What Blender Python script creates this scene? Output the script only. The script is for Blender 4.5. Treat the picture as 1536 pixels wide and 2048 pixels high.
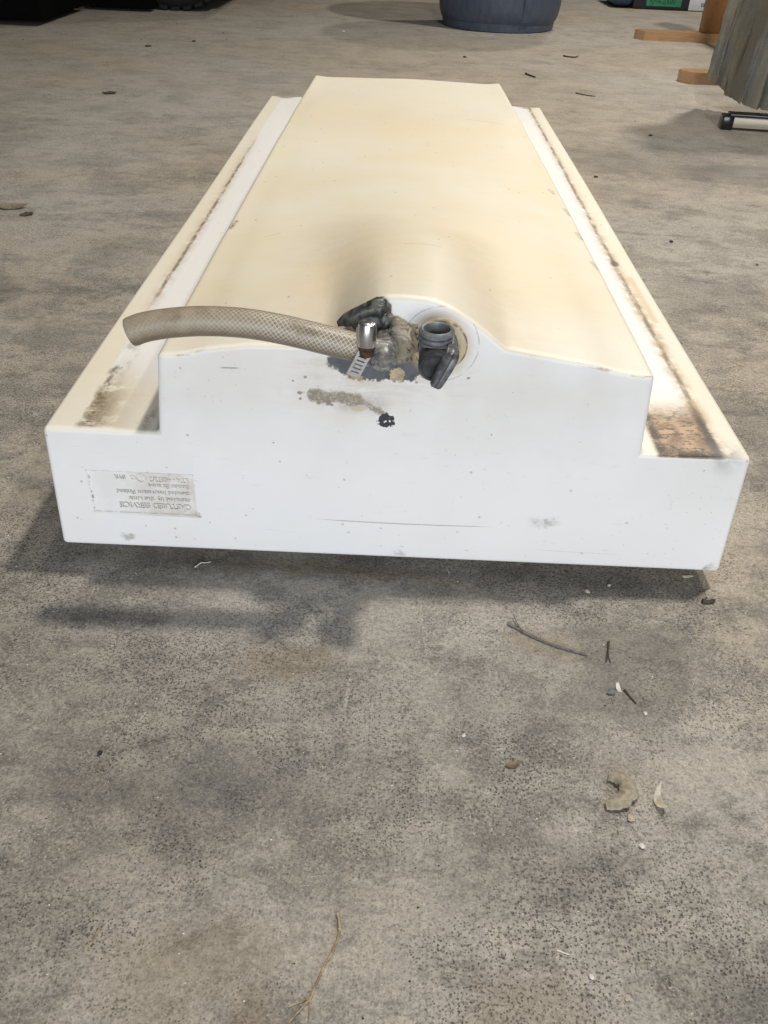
import bpy, bmesh, math, random
from mathutils import Vector, Matrix, noise as mnoise

R = math.radians
for o in list(bpy.data.objects):
    bpy.data.objects.remove(o)
C = bpy.context.scene.collection
SC = bpy.context.scene
random.seed(4)

# ------------------------------------------------------------------ camera
cam_d = bpy.data.cameras.new('camera')
cam = bpy.data.objects.new('camera', cam_d)
C.objects.link(cam)
SC.camera = cam
cam_d.sensor_fit = 'VERTICAL'
cam_d.sensor_height = 24.0
cam_d.lens = 24.0 * 1702 / 2048
cam_d.clip_start = 0.02
cam_d.clip_end = 200
cam.matrix_world = (Matrix.Translation((0, 0, 0.4979)) @ Matrix.Rotation(R(90 - 36.1), 4, 'X')
                    @ Matrix.Rotation(R(2.5), 4, 'Z'))

# ------------------------------------------------------------------ world: dim indoor bounce
W = bpy.data.worlds.new('World')
SC.world = W
W.use_nodes = True
W.node_tree.nodes['Background'].inputs[0].default_value = (0.80, 0.85, 1.0, 1)
W.node_tree.nodes['Background'].inputs[1].default_value = 0.06
SC.view_settings.view_transform = 'Standard'
SC.view_settings.look = 'None'
SC.view_settings.exposure = 0.0
SC.view_settings.gamma = 1.0
SC.cycles.denoising_prefilter = 'NONE'


def area(name, loc, target, w, h, power, col):
    d = bpy.data.lights.new(name, 'AREA')
    d.shape = 'RECTANGLE'
    d.size, d.size_y, d.energy, d.color = w, h, power, col
    o = bpy.data.objects.new(name, d)
    C.objects.link(o)
    o.location = loc
    o.rotation_euler = (Vector(target) - Vector(loc)).to_track_quat('-Z', 'Y').to_euler()
    return o


# daylight through the open door behind the photographer, ceiling lamps over the floor
area('daylight_door', (0.2, -3.2, 0.95), (0.2, 1.2, 0.85), 3.2, 1.7, 146, (0.88, 0.93, 1.0))
area('ceiling_lamp', (0.58, 0.90, 2.2), (0.58, 0.90, 0), 0.11, 0.11, 31, (1.0, 0.935, 0.84))
area('ceiling_lamp', (0.15, 2.35, 2.35), (0.15, 2.35, 0), 0.10, 0.10, 12, (1.0, 0.93, 0.82))
area('ceiling_lamp', (1.42, 3.37, 2.6), (1.42, 3.37, 0), 0.11, 0.11, 54, (1.0, 0.93, 0.82))
area('ceiling_lamp', (1.30, 5.70, 2.6), (1.30, 5.70, 0), 0.16, 0.16, 29, (1.0, 0.93, 0.82))


# ------------------------------------------------------------------ node helpers
class S:
    """a shader socket with arithmetic"""
    def __init__(s, nt, sock):
        s.nt, s.k = nt, sock

    def m(s, op, b=None, c=None):
        n = s.nt.nodes.new('ShaderNodeMath')
        n.operation = op
        for i, v in enumerate((s, b, c)):
            if v is None:
                continue
            if isinstance(v, S):
                s.nt.links.new(v.k, n.inputs[i])
            else:
                n.inputs[i].default_value = v
        return S(s.nt, n.outputs[0])

    def __add__(s, o): return s.m('ADD', o)
    def __sub__(s, o): return s.m('SUBTRACT', o)
    def __mul__(s, o): return s.m('MULTIPLY', o)
    def __truediv__(s, o): return s.m('DIVIDE', o)
    def __radd__(s, o): return s + o
    def __rmul__(s, o): return s * o
    def inv(s): return (s * -1.0) + 1.0
    def abs(s): return s.m('ABSOLUTE')
    def mx(s, o): return s.m('MAXIMUM', o)
    def mn(s, o): return s.m('MINIMUM', o)
    def sq(s): return s * s
    def sqrt(s): return s.m('SQRT')
    def fr(s): return s.m('FRACT')
    def clamp(s): return s.mx(0.0).mn(1.0)

    def ss(s, a, b):
        """smoothstep, a < b rising; a > b falling"""
        n = s.nt.nodes.new('ShaderNodeMapRange')
        n.interpolation_type = 'SMOOTHSTEP'
        s.nt.links.new(s.k, n.inputs['Value'])
        lo, hi = (a, b) if a < b else (b, a)
        n.inputs['From Min'].default_value = lo
        n.inputs['From Max'].default_value = hi
        n.inputs['To Min'].default_value = 0.0 if a < b else 1.0
        n.inputs['To Max'].default_value = 1.0 if a < b else 0.0
        return S(s.nt, n.outputs[0])


class M:
    def __init__(s, name):
        s.mat = bpy.data.materials.new(name)
        s.mat.use_nodes = True
        s.nt = s.mat.node_tree
        s.b = s.nt.nodes['Principled BSDF']
        tc = s.nt.nodes.new('ShaderNodeTexCoord')
        s.co = tc.outputs['Object']
        s.uv = tc.outputs['UV']
        sp = s.nt.nodes.new('ShaderNodeSeparateXYZ')
        s.nt.links.new(s.co, sp.inputs[0])
        s.x, s.y, s.z = (S(s.nt, sp.outputs[i]) for i in range(3))

    def normal(s):
        g = s.nt.nodes.new('ShaderNodeNewGeometry')
        sp = s.nt.nodes.new('ShaderNodeSeparateXYZ')
        s.nt.links.new(g.outputs['Normal'], sp.inputs[0])
        return [S(s.nt, sp.outputs[i]) for i in range(3)]

    def uvs(s):
        sp = s.nt.nodes.new('ShaderNodeSeparateXYZ')
        s.nt.links.new(s.uv, sp.inputs[0])
        return S(s.nt, sp.outputs[0]), S(s.nt, sp.outputs[1])

    def vec(s, x, y, z):
        n = s.nt.nodes.new('ShaderNodeCombineXYZ')
        for i, v in enumerate((x, y, z)):
            if isinstance(v, S):
                s.nt.links.new(v.k, n.inputs[i])
            else:
                n.inputs[i].default_value = v
        return n.outputs[0]

    def noise(s, scale, detail=3, rough=0.55, stretch=None, vec=None, seed=0.0):
        v = vec or s.co
        if stretch or seed:
            mp = s.nt.nodes.new('ShaderNodeMapping')
            s.nt.links.new(v, mp.inputs[0])
            mp.inputs['Scale'].default_value = stretch or (1, 1, 1)
            mp.inputs['Location'].default_value = (seed, seed * 1.7, seed * 0.6)
            v = mp.outputs[0]
        n = s.nt.nodes.new('ShaderNodeTexNoise')
        s.nt.links.new(v, n.inputs['Vector'])
        n.inputs['Scale'].default_value = scale
        n.inputs['Detail'].default_value = detail
        n.inputs['Roughness'].default_value = rough
        return S(s.nt, n.outputs[0])

    def voro(s, scale, vec=None):
        n = s.nt.nodes.new('ShaderNodeTexVoronoi')
        s.nt.links.new(vec or s.co, n.inputs['Vector'])
        n.inputs['Scale'].default_value = scale
        sp = s.nt.nodes.new('ShaderNodeSeparateColor')
        s.nt.links.new(n.outputs['Color'], sp.inputs[0])
        return S(s.nt, n.outputs['Distance']), S(s.nt, sp.outputs[0]), S(s.nt, sp.outputs[1])

    def seg(s, px, py, a, b, w, soft=1.0):
        """1 inside a stroke from a to b of half width w"""
        ax, ay = a
        dx, dy = b[0] - ax, b[1] - ay
        L2 = dx * dx + dy * dy
        qx, qy = px - ax, py - ay
        t = ((qx * dx + qy * dy) * (1.0 / L2)).clamp()
        ex, ey = qx - t * dx, qy - t * dy
        d = (ex.sq() + ey.sq()).sqrt()
        return d.ss(w * (1 + soft), w * max(0.0, 1 - soft))

    def ell(s, px, py, c, r, lo=0.7, hi=1.2, ang=0.0):
        ca, sa = math.cos(ang), math.sin(ang)
        qx, qy = px - c[0], py - c[1]
        ux = (qx * ca + qy * sa) * (1 / r[0])
        uy = (qy * ca - qx * sa) * (1 / r[1])
        return (ux.sq() + uy.sq()).sqrt().ss(hi, lo)

    def mix(s, f, a, b):
        n = s.nt.nodes.new('ShaderNodeMix')
        n.data_type = 'RGBA'
        for i, v in ((0, f), (6, a), (7, b)):
            if isinstance(v, S):
                s.nt.links.new(v.k, n.inputs[i])
            elif isinstance(v, tuple):
                n.inputs[i].default_value = v + (1,) if len(v) == 3 else v
            elif isinstance(v, (int, float)):
                n.inputs[i].default_value = v
            else:
                s.nt.links.new(v, n.inputs[i])
        return n.outputs[2]

    def scale(s, col, f):
        n = s.nt.nodes.new('ShaderNodeVectorMath')
        n.operation = 'SCALE'
        s.nt.links.new(col, n.inputs[0])
        s.nt.links.new(f.k, n.inputs['Scale'])
        return n.outputs[0]

    def set(s, name, v):
        i = s.b.inputs[name]
        if isinstance(v, S):
            s.nt.links.new(v.k, i)
        elif isinstance(v, tuple):
            i.default_value = v + (1,) if len(i.default_value) == 4 else v
        elif isinstance(v, (int, float)):
            i.default_value = v
        else:
            s.nt.links.new(v, i)

    def bump(s, h, strength=0.3, dist=0.001):
        n = s.nt.nodes.new('ShaderNodeBump')
        n.inputs['Strength'].default_value = strength
        n.inputs['Distance'].default_value = dist
        s.nt.links.new(h.k, n.inputs['Height'])
        s.nt.links.new(n.outputs[0], s.b.inputs['Normal'])


def simple(name, col, rough=0.5, metal=0.0, var=0.15, scale=60, col2=None, bump=0.1, dist=0.0005, spec=0.5, stretch=None):
    m = M(name)
    n = m.noise(scale, 4, 0.6, stretch)
    c2 = col2 or tuple(c * (1 - var * 2) for c in col)
    m.set('Base Color', m.mix(n.ss(0.35, 0.65), col, c2))
    m.set('Roughness', rough)
    m.set('Metallic', metal)
    m.set('Specular IOR Level', spec)
    if bump:
        m.bump(n, bump, dist)
    return m.mat


# ------------------------------------------------------------------ mesh helpers
def link(name, me, mat=None, parent=None):
    o = bpy.data.objects.new(name, me)
    C.objects.link(o)
    if mat:
        me.materials.append(mat)
    if parent:
        o.parent = parent
    return o


def obj(name, bm, mat=None, parent=None, smooth=True, ang=40):
    bmesh.ops.recalc_face_normals(bm, faces=bm.faces)
    me = bpy.data.meshes.new(name)
    bm.to_mesh(me)
    bm.free()
    if smooth:
        me.shade_smooth()
        me.set_sharp_from_angle(angle=R(ang))
    return link(name, me, mat, parent)


def tag(o, label=None, cat=None, group=None, kind=None):
    for k, v in (('label', label), ('category', cat), ('group', group), ('kind', kind)):
        if v:
            o[k] = v
    return o


def thing(name, label, cat, loc=(0, 0, 0), rz=0, group=None):
    o = bpy.data.objects.new(name, None)
    o.empty_display_size = 0.05
    C.objects.link(o)
    o.location = loc
    o.rotation_euler = (0, 0, rz)
    return tag(o, label, cat, group)


def add_box(bm, lo, hi, bev=0.0, seg=2, mat4=None):
    vs = [bm.verts.new((x, y, z)) for x in (lo[0], hi[0]) for y in (lo[1], hi[1]) for z in (lo[2], hi[2])]
    fs = [bm.faces.new([vs[i] for i in f]) for f in
          ((0, 1, 3, 2), (4, 6, 7, 5), (0, 4, 5, 1), (2, 3, 7, 6), (0, 2, 6, 4), (1, 5, 7, 3))]
    es = list({e for f in fs for e in f.edges})
    geo = vs
    if bev:
        r = bmesh.ops.bevel(bm, geom=es, offset=bev, segments=seg, affect='EDGES', profile=0.5)
        geo = list({v for f in r['faces'] for v in f.verts} | {v for v in vs if v.is_valid})
    if mat4 is not None:
        bmesh.ops.transform(bm, matrix=mat4, verts=[v for v in geo if v.is_valid])
    return geo


def frame(axis):
    a = Vector(axis).normalized()
    u = a.orthogonal().normalized()
    if abs(a.z) < 0.9:
        u = a.cross(Vector((0, 0, 1))).normalized()
    return a, u, a.cross(u).normalized()


def add_lathe(bm, base, axis, prof, n=32, close=True, hexa=False):
    """prof: (distance along axis, radius)"""
    a, u, w = frame(axis)
    base = Vector(base)
    rings = []
    for d, r in prof:
        ring = []
        for k in range(n):
            t = 2 * math.pi * k / n
            ring.append(bm.verts.new(base + a * d + u * (r * math.cos(t)) + w * (r * math.sin(t))))
        rings.append(ring)
    for i in range(len(rings) - 1):
        for k in range(n):
            bm.faces.new((rings[i][k], rings[i][(k + 1) % n], rings[i + 1][(k + 1) % n], rings[i + 1][k]))
    if close:
        bm.faces.new(rings[0][::-1])
        bm.faces.new(rings[-1])
    return rings


def smooth_path(pts, n):
    P = [Vector(p) for p in pts]
    out = []
    k = len(P) - 1
    for i in range(k):
        p0, p1, p2, p3 = P[max(i - 1, 0)], P[i], P[i + 1], P[min(i + 2, k)]
        for j in range(n):
            t = j / n
            out.append(0.5 * ((2 * p1) + (p2 - p0) * t + (2 * p0 - 5 * p1 + 4 * p2 - p3) * t * t
                              + (3 * p1 - p0 - 3 * p2 + p3) * t ** 3))
    out.append(P[-1])
    return out


def add_tube(bm, pts, rad, n=10, cap=True, uvl=None):
    """rad: number or list; parallel-transport tube"""
    P = [Vector(p) for p in pts]
    rad = rad if isinstance(rad, (list, tuple)) else [rad] * len(P)
    T = [(P[min(i + 1, len(P) - 1)] - P[max(i - 1, 0)]).normalized() for i in range(len(P))]
    u = T[0].orthogonal().normalized()
    rings = []
    L = [0.0]
    for i in range(1, len(P)):
        L.append(L[-1] + (P[i] - P[i - 1]).length)
    for i in range(len(P)):
        u = (u - T[i] * u.dot(T[i])).normalized()
        w = T[i].cross(u)
        rings.append([bm.verts.new(P[i] + (u * math.cos(2 * math.pi * k / n) + w * math.sin(2 * math.pi * k / n)) * rad[i])
                      for k in range(n)])
    for i in range(len(rings) - 1):
        for k in range(n):
            f = bm.faces.new((rings[i][k], rings[i][(k + 1) % n], rings[i + 1][(k + 1) % n], rings[i + 1][k]))
            if uvl:
                for lp, (a, b) in zip(f.loops, ((i, k), (i, k + 1), (i + 1, k + 1), (i + 1, k))):
                    lp[uvl].uv = (L[a], b / n)
    if cap:
        bm.faces.new(rings[0][::-1])
        bm.faces.new(rings[-1])
    return rings


def add_lump(bm, c, r, seed, amp=0.35, freq=1.6, sub=3, rot=0.0):
    """an irregular putty lump"""
    g = bmesh.ops.create_icosphere(bm, subdivisions=sub, radius=1.0)
    mt = Matrix.Rotation(rot, 3, 'Y')
    for v in g['verts']:
        d = v.co.normalized()
        k = 1 + amp * mnoise.fractal(d * freq + Vector((seed, seed * 2.1, 0)), 1.0, 2.0, 4)
        v.co = Vector(c) + mt @ Vector((d.x * r[0] * k, d.y * r[1] * k, d.z * r[2] * k))


# ------------------------------------------------------------------ floor
fm = M('concrete')
x, y = fm.x, fm.y
big = fm.noise(1.1, 4, 0.55, seed=3.0)
mid = fm.noise(6.5, 8, 0.74, seed=1.0)
streak = fm.noise(13, 6, 0.70, (0.75, 1.25, 1), seed=7.0)
streak2 = fm.noise(38, 5, 0.70, (0.8, 1.2, 1), seed=17.0)
fine = fm.noise(210, 4, 0.75)
grain = fm.noise(620, 2, 0.7, seed=2.0)
salt = fm.noise(460, 2, 0.6, seed=23.0)
patch = fm.noise(17, 7, 0.76, seed=5.0)
dens = fm.noise(8, 6, 0.7, seed=11.0).ss(0.40, 0.60)
k = y.ss(3.0, 0.7) * 0.50 + 0.50          # trodden and dirtier towards the door
col = fm.mix(big.ss(0.38, 0.62), (0.325, 0.283, 0.225), (0.325, 0.302, 0.268))
col = fm.mix(mid.ss(0.46, 0.60) * 0.66 * k, col, (0.150, 0.140, 0.124))
col = fm.mix(streak.ss(0.50, 0.66) * 0.60 * k, col, (0.145, 0.135, 0.120))
col = fm.mix(streak.ss(0.50, 0.32) * 0.50 * k, col, (0.430, 0.390, 0.325))
col = fm.mix(streak2.ss(0.53, 0.68) * 0.60 * k, col, (0.130, 0.122, 0.108))
col = fm.mix(streak2.ss(0.46, 0.32) * 0.30 * k, col, (0.400, 0.355, 0.290))
col = fm.mix(patch.ss(0.55, 0.66) * 0.60 * k, col, (0.115, 0.110, 0.098))
col = fm.mix(patch.ss(0.42, 0.28) * 0.45 * k, col, (0.385, 0.330, 0.245))
v = (fine * 1.5 + 0.25) * (grain * 1.1 + 0.45) * 1.22
col = fm.scale(col, v)
col = fm.mix(salt.ss(0.54, 0.63) * 0.80 * (dens * 0.75 + 0.25) * (y.ss(2.0, 0.5) * 0.7 + 0.3), col, (0.085, 0.080, 0.070))
col = fm.mix(salt.ss(0.44, 0.34) * 0.60, col, (0.46, 0.42, 0.35))
# exposed sand grains: dark pits and pale grains
d1, r1, g1 = fm.voro(560)
pit = d1.ss(0.42, 0.22) * r1.ss(0.55, 0.60) * (dens * 0.65 + 0.3)
col = fm.mix(pit * 0.85, col, (0.045, 0.043, 0.040))
d3, r3, g3 = fm.voro(260)
pit3 = d3.ss(0.34, 0.20) * r3.ss(0.80, 0.84) * (dens * 0.6 + 0.3)
col = fm.mix(pit3 * 0.5, col, (0.050, 0.048, 0.045))
d2, r2, g2 = fm.voro(300)
lite = d2.ss(0.30, 0.16) * r2.ss(0.86, 0.90)
col = fm.mix(lite * 0.75, col, (0.52, 0.48, 0.41))
# scratches and drag marks worn into the surface
wx = x + (fm.noise(60, 3) - 0.5) * 0.004
wy = y + (fm.noise(60, 3, seed=4.0) - 0.5) * 0.004
nz = fm.noise(300, 2).ss(0.42, 0.56)
for a, b, w, s_ in (((-0.0208, 0.4590), (-0.0225, 0.4320), 0.0012, 0.8), ((-0.1966, 0.6300), (-0.2003, 0.5700), 0.0006, 0.5),
                    ((-0.1365, 0.4150), (-0.1398, 0.3950), 0.0005, 0.6), ((-0.2330, 0.4580), (-0.2380, 0.4410), 0.0005, 0.5),
                    ((-0.1700, 0.4180), (-0.1720, 0.4120), 0.0006, 0.8), ((0.0060, 0.3900), (0.0020, 0.3760), 0.0005, 0.5)):
    col = fm.mix(fm.seg(wx, wy, a, b, w, 0.6) * nz * s_, col, (0.60, 0.57, 0.51))
for a, b, w, s_ in (((0.37, 0.985), (0.56, 0.960), 0.0035, 0.5), ((0.37, 1.12), (0.50, 1.105), 0.003, 0.35),
                    ((0.33, 0.93), (0.60, 0.90), 0.0045, 0.4), ((0.42, 1.42), (0.62, 1.39), 0.004, 0.4),
                    ((0.40, 1.60), (0.55, 1.59), 0.005, 0.3), ((-0.70, 1.18), (-0.36, 1.22), 0.020, 0.35)):
    col = fm.mix(fm.seg(wx, wy, a, b, w, 0.9) * streak2.ss(0.35, 0.6) * s_, col, (0.09, 0.085, 0.078))
# soft dark patches, then brown ones
wob = (fm.noise(14, 4, 0.6, seed=9.0) - 0.5) * 0.09
sx, sy = x + wob, y + (fm.noise(14, 4, 0.6, seed=13.0) - 0.5) * 0.09
for c, r, s_ in (((0.205, 0.475), (0.058, 0.075), 0.30), ((-0.66, 1.20), (0.10, 0.09), 0.45), ((0.62, 2.15), (0.24, 0.16), 0.30),
                 ((0.85, 2.05), (0.22, 0.10), 0.35), ((-0.12, 0.36), (0.06, 0.05), 0.25), ((0.10, 0.30), (0.08, 0.03), 0.18),
                 ((0.26, 0.20), (0.07, 0.05), 0.30), ((0.5, 1.3), (0.10, 0.08), 0.25)):
    col = fm.mix(fm.ell(sx, sy, c, r, 0.75, 1.15) * s_, col, (0.075, 0.075, 0.072))
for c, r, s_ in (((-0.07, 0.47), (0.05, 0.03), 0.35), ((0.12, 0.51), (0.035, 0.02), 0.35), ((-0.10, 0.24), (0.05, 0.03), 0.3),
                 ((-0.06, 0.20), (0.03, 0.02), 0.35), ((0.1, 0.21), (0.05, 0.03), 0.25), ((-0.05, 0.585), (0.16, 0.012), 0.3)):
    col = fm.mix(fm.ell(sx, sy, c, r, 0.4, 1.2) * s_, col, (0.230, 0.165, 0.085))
fm.set('Base Color', col)
fm.set('Roughness', streak * 0.25 + 0.62)
fm.set('Specular IOR Level', 0.35)
fm.bump(fine * 0.5 + grain * 0.35 + streak2 * 0.5 - pit * 0.9 - pit3 * 0.9 + lite * 0.4, 0.75, 0.0011)
bm = bmesh.new()
bmesh.ops.create_grid(bm, x_segments=8, y_segments=8, size=30)
floor = tag(obj('floor', bm, fm.mat, smooth=False), kind='structure')

# ------------------------------------------------------------------ the tank
TX, TY = 0.008, 0.5886
Z0, ZS, ZT = 0.018, 0.138, 0.2077
LEN = 1.391
tank = thing('water_tank', 'large dirty white plastic caravan water tank with yellowed top, hose and tap, lying on concrete',
             'tank', (TX, TY, 0))


def ss(a, b, t):
    t = max(0.0, min(1.0, (t - a) / (b - a)))
    return t * t * (3 - 2 * t)


def hump(xl, yl):
    """height of the raised centre above its flat level, tank coordinates"""
    X = xl
    crown = 0.0285 * max(0.0, 1 - math.sqrt(X * X + 0.0004) / 0.194) * (1 - 0.85 * ss(0, 0.75, yl))
    k = ss(0.0, 0.45, yl)
    wl, wr = 0.036 + 0.094 * k, 0.060 + 0.065 * k
    d = X - 0.006 * k
    if d > 0.018:
        t = min(1.0, (d - 0.018) / wr)
    elif d < -0.018:
        t = min(1.0, (-d - 0.018) / wl)
    else:
        t = 0.0
    front = 1 - t ** 1.6
    soft = 0.5 + 0.5 * math.cos(math.pi * t)
    b = ss(0.0, 0.16, yl)
    if X < -0.018:
        q = min(1.0, (-X - 0.018) / 0.036) * (1 - b)
        crown = crown * (1 - q) + min(crown, 0.0112 + 0.1 * max(0.0, crown - 0.0112)) * q
    g = front * (1 - b) + soft * b
    fall = (1 - ss(-0.08, 0.40, yl)) * 0.80 + (1 - ss(0.0, 0.80, yl)) * 0.26
    h = crown + 0.0262 * g * fall
    # gentle sag and swell of the blown sheet
    h += 0.0035 * math.exp(-((yl - 0.62) / 0.16) ** 2) * math.cos(X / 0.19 * 1.4)
    h += 0.0022 * math.sin(yl * 9.0 + X * 4) * ss(0.3, 0.6, yl) * (1 - ss(0.95, 1.15, yl))
    h -= 0.004 * ss(0.9, 1.22, yl)
    e = min(1.0, (0.192 - abs(X)) / 0.05)
    return h * ss(0, 1, max(0, e))


def tank_mesh():
    xs = []
    # column positions, u in [0..1] pieces: shoulder L, block, shoulder R
    plate = (-0.2585, -0.169)
    nB = 56
    colsL = [-0.2873, -0.2585, -0.24, -0.215, -0.20, -0.1929]
    # plate spans x -0.2585..-0.169: cuts through the block wall line, so the block's first columns follow it
    blk = [-0.1929 + (0.198 + 0.1929) * i / nB for i in range(nB + 1)]
    k = min(range(nB + 1), key=lambda i: abs(blk[i] - plate[1]))
    blk[k] = plate[1]
    cols = colsL[:-1] + blk + [0.215, 0.24, 0.262, 0.2873]
    iL, iR = len(colsL) - 1, len(colsL) - 1 + nB
    ip0, ip1 = 1, iL + k
    ys = [0, 0.006, 0.014, 0.024, 0.036, 0.05, 0.066, 0.085] + [0.105 + 0.025 * i for i in range(45)]
    ys = [q for q in ys if q < 1.21] + [1.215, 1.229]
    ysh = ys + [1.30, LEN]
    zrows = [Z0, 0.0540, 0.0987, ZS]       # bottom, plate bottom, plate top, shoulder
    lean = lambda z: 0.007 * max(0.0, (z - 0.2095) / 0.052) ** 2
    bm = bmesh.new()
    V = {}

    def flare(z):
        return 1 + 0.0185 * (ZS - z) / (ZS - Z0)

    def key(*a):
        return tuple(a)

    def vert(tag_, i, j, co):
        kk = (tag_, i, j)
        if kk not in V:
            V[kk] = bm.verts.new(co)
        return V[kk]

    def bow(xx, z):
        # front wall bulges a little
        return -0.0015 * math.cos(min(1, abs(xx) / 0.287) * math.pi / 2) * math.sin(math.pi * min(1, (z - Z0) / 0.19))

    def front_low(i, r):
        z = zrows[r]
        xx = cols[i] * (flare(z) if i < ip0 or i > ip1 else 1.0)
        return vert('f', i, r, (xx, bow(xx, z), z))

    def topx(i, yl):
        xx = cols[i]
        u = (i - iL) / nB
        w = (1 - u) * 0.0069 + u * (-0.0042)          # draft: narrower at the top
        t = yl / 1.229
        w += (1 - u) * 0.009 * t ** 2 - u * 0.015 * t ** 1.5
        return xx + w

    NR = 6

    def front_up(i, r):
        """rows between shoulder level and the crest"""
        if r == 0:
            return front_low(i, 3)
        if r == NR:
            return top(i, 0)
        t = r / NR
        x0, x1 = cols[i], topx(i, 0)
        zt = ZT + hump(x1, 0)
        z = ZS + (zt - ZS) * t
        xx = x0 + (x1 - x0) * t
        return vert('u', i, r, (xx, bow(xx, z) + lean(z), z))

    def top(i, j):
        yl = ys[j]
        xx = topx(i, yl)
        z = ZT + hump(xx, yl)
        yy = yl
        if j == 0:
            yy = lean(z)
        elif yl < 0.05:
            yy = yl + lean(ZT + hump(topx(i, 0), 0)) * (1 - yl / 0.05)
        return vert('t', i, j, (xx, yy, z))

    def sho(i, j):
        if j == 0:
            return front_low(i, 3)
        yl = ysh[j]
        if iL < i < iR:
            return None
        return vert('s', i, j, (cols[i], yl, ZS + 0.0008 * math.sin(yl * 7 + i)))

    def side(i, r, j):
        """outer walls, i = 0 or last; r row"""
        if j == 0:
            return front_low(i, r)
        if r == 3:
            return sho(i, j)
        z = zrows[r]
        return vert('o', (i, r), j, (cols[i] * flare(z), ysh[j], z))

    nc = len(cols)
    # front face below the shoulder
    for i in range(nc - 1):
        for r in range(3):
            if r == 1 and ip0 <= i < ip1:
                continue
            bm.faces.new((front_low(i, r), front_low(i + 1, r), front_low(i + 1, r + 1), front_low(i, r + 1)))
    # the recessed maker's plate
    dpt = 0.0022
    lo = [front_low(i, 1) for i in range(ip0, ip1 + 1)]
    hi = [front_low(i, 2) for i in range(ip0, ip1 + 1)]
    n = len(lo)
    ilo, ihi = [], []
    for q in range(n):
        t = q / (n - 1)
        fx = (lo[0].co.x + 0.0028) + (lo[-1].co.x - 0.0008 - lo[0].co.x - 0.0028) * t
        hx = (hi[0].co.x + 0.0004) + (hi[-1].co.x - 0.0004 - hi[0].co.x - 0.0004) * t
        ilo.append(bm.verts.new((fx, dpt + bow(fx, 0.06), lo[q].co.z + 0.0045)))
        ihi.append(bm.verts.new((hx, dpt + bow(hx, 0.09), hi[q].co.z - 0.0005)))
    for q in range(n - 1):
        bm.faces.new((ilo[q], ilo[q + 1], ihi[q + 1], ihi[q]))
        bm.faces.new((lo[q], lo[q + 1], ilo[q + 1], ilo[q]))
        bm.faces.new((ihi[q], ihi[q + 1], hi[q + 1], hi[q]))
    bm.faces.new((lo[0], ilo[0], ihi[0], hi[0]))
    bm.faces.new((ilo[-1], lo[-1], hi[-1], ihi[-1]))
    hard = []
    for i in range(iL, iR):
        for r in range(NR):
            bm.faces.new((front_up(i, r), front_up(i + 1, r), front_up(i + 1, r + 1), front_up(i, r + 1)))
    for i in range(iL, iR):
        for j in range(len(ys) - 1):
            bm.faces.new((top(i, j), top(i + 1, j), top(i + 1, j + 1), top(i, j + 1)))
    # walls of the raised centre
    for i in (iL, iR):
        for j in range(len(ys) - 1):
            a, b = sho(i, j), sho(i, j + 1)
            if j == 0:
                prev = [front_up(i, r) for r in range(NR + 1)]
                bm.faces.new(prev + [top(i, 1), b])
            else:
                bm.faces.new((a, top(i, j), top(i, j + 1), b))
    # shoulders
    for rng in (range(0, iL), range(iR, nc - 1)):
        for i in rng:
            for j in range(len(ysh) - 1):
                bm.faces.new((sho(i, j), sho(i + 1, j), sho(i + 1, j + 1), sho(i, j + 1)))
    jb = len(ys) - 1
    # outer walls
    for i in (0, nc - 1):
        for j in range(len(ysh) - 1):
            for r in range(3):
                bm.faces.new((side(i, r, j), side(i, r, j + 1), side(i, r + 1, j + 1), side(i, r + 1, j)))
    # back wall of the raised centre and the low shelf behind it
    back = [top(i, jb) for i in range(iL, iR + 1)]
    bm.faces.new([sho(iL, jb)] + back + [sho(iR, jb)])
    J = len(ysh) - 1
    bm.faces.new((sho(iL, jb), sho(iR, jb), sho(iR, jb + 1), sho(iL, jb + 1)))
    bm.faces.new((sho(iL, jb + 1), sho(iR, jb + 1), sho(iR, J), sho(iL, J)))
    rear_top = [sho(i, J) for i in range(0, iL + 1)] + [sho(i, J) for i in range(iR, nc)]
    bm.faces.new(rear_top + [side(nc - 1, r, J) for r in (2, 1, 0)] + [side(0, r, J) for r in (0, 1, 2)])
    # underside
    bm.faces.new([front_low(i, 0) for i in range(nc)] + [side(nc - 1, 0, j) for j in range(1, J + 1)]
                 + [side(0, 0, j) for j in range(J, 0, -1)])
    bmesh.ops.recalc_face_normals(bm, faces=bm.faces)
    # rounded moulded edges
    es = []
    for e in bm.edges:
        if len(e.link_faces) != 2:
            continue
        if e.calc_face_angle(0) > R(50):
            c = (e.verts[0].co + e.verts[1].co) / 2
            plate_edge = c.z < 0.105 and -0.262 < c.x < -0.165 and c.z > 0.05 and c.y < 0.004
            if not plate_edge:
                es.append(e)
    bmesh.ops.bevel(bm, geom=es, offset=0.0042, segments=3, affect='EDGES', profile=0.5, clamp_overlap=True)
    for vv in bm.verts:
        n_ = mnoise.noise(vv.co * 9.0) * 0.0009
        if vv.co.z > 0.19:
            vv.co.z += n_
        elif vv.co.y < 0.01 and vv.co.z > Z0 + 0.01:
            vv.co.y += n_ * 0.6
    return bm


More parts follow.
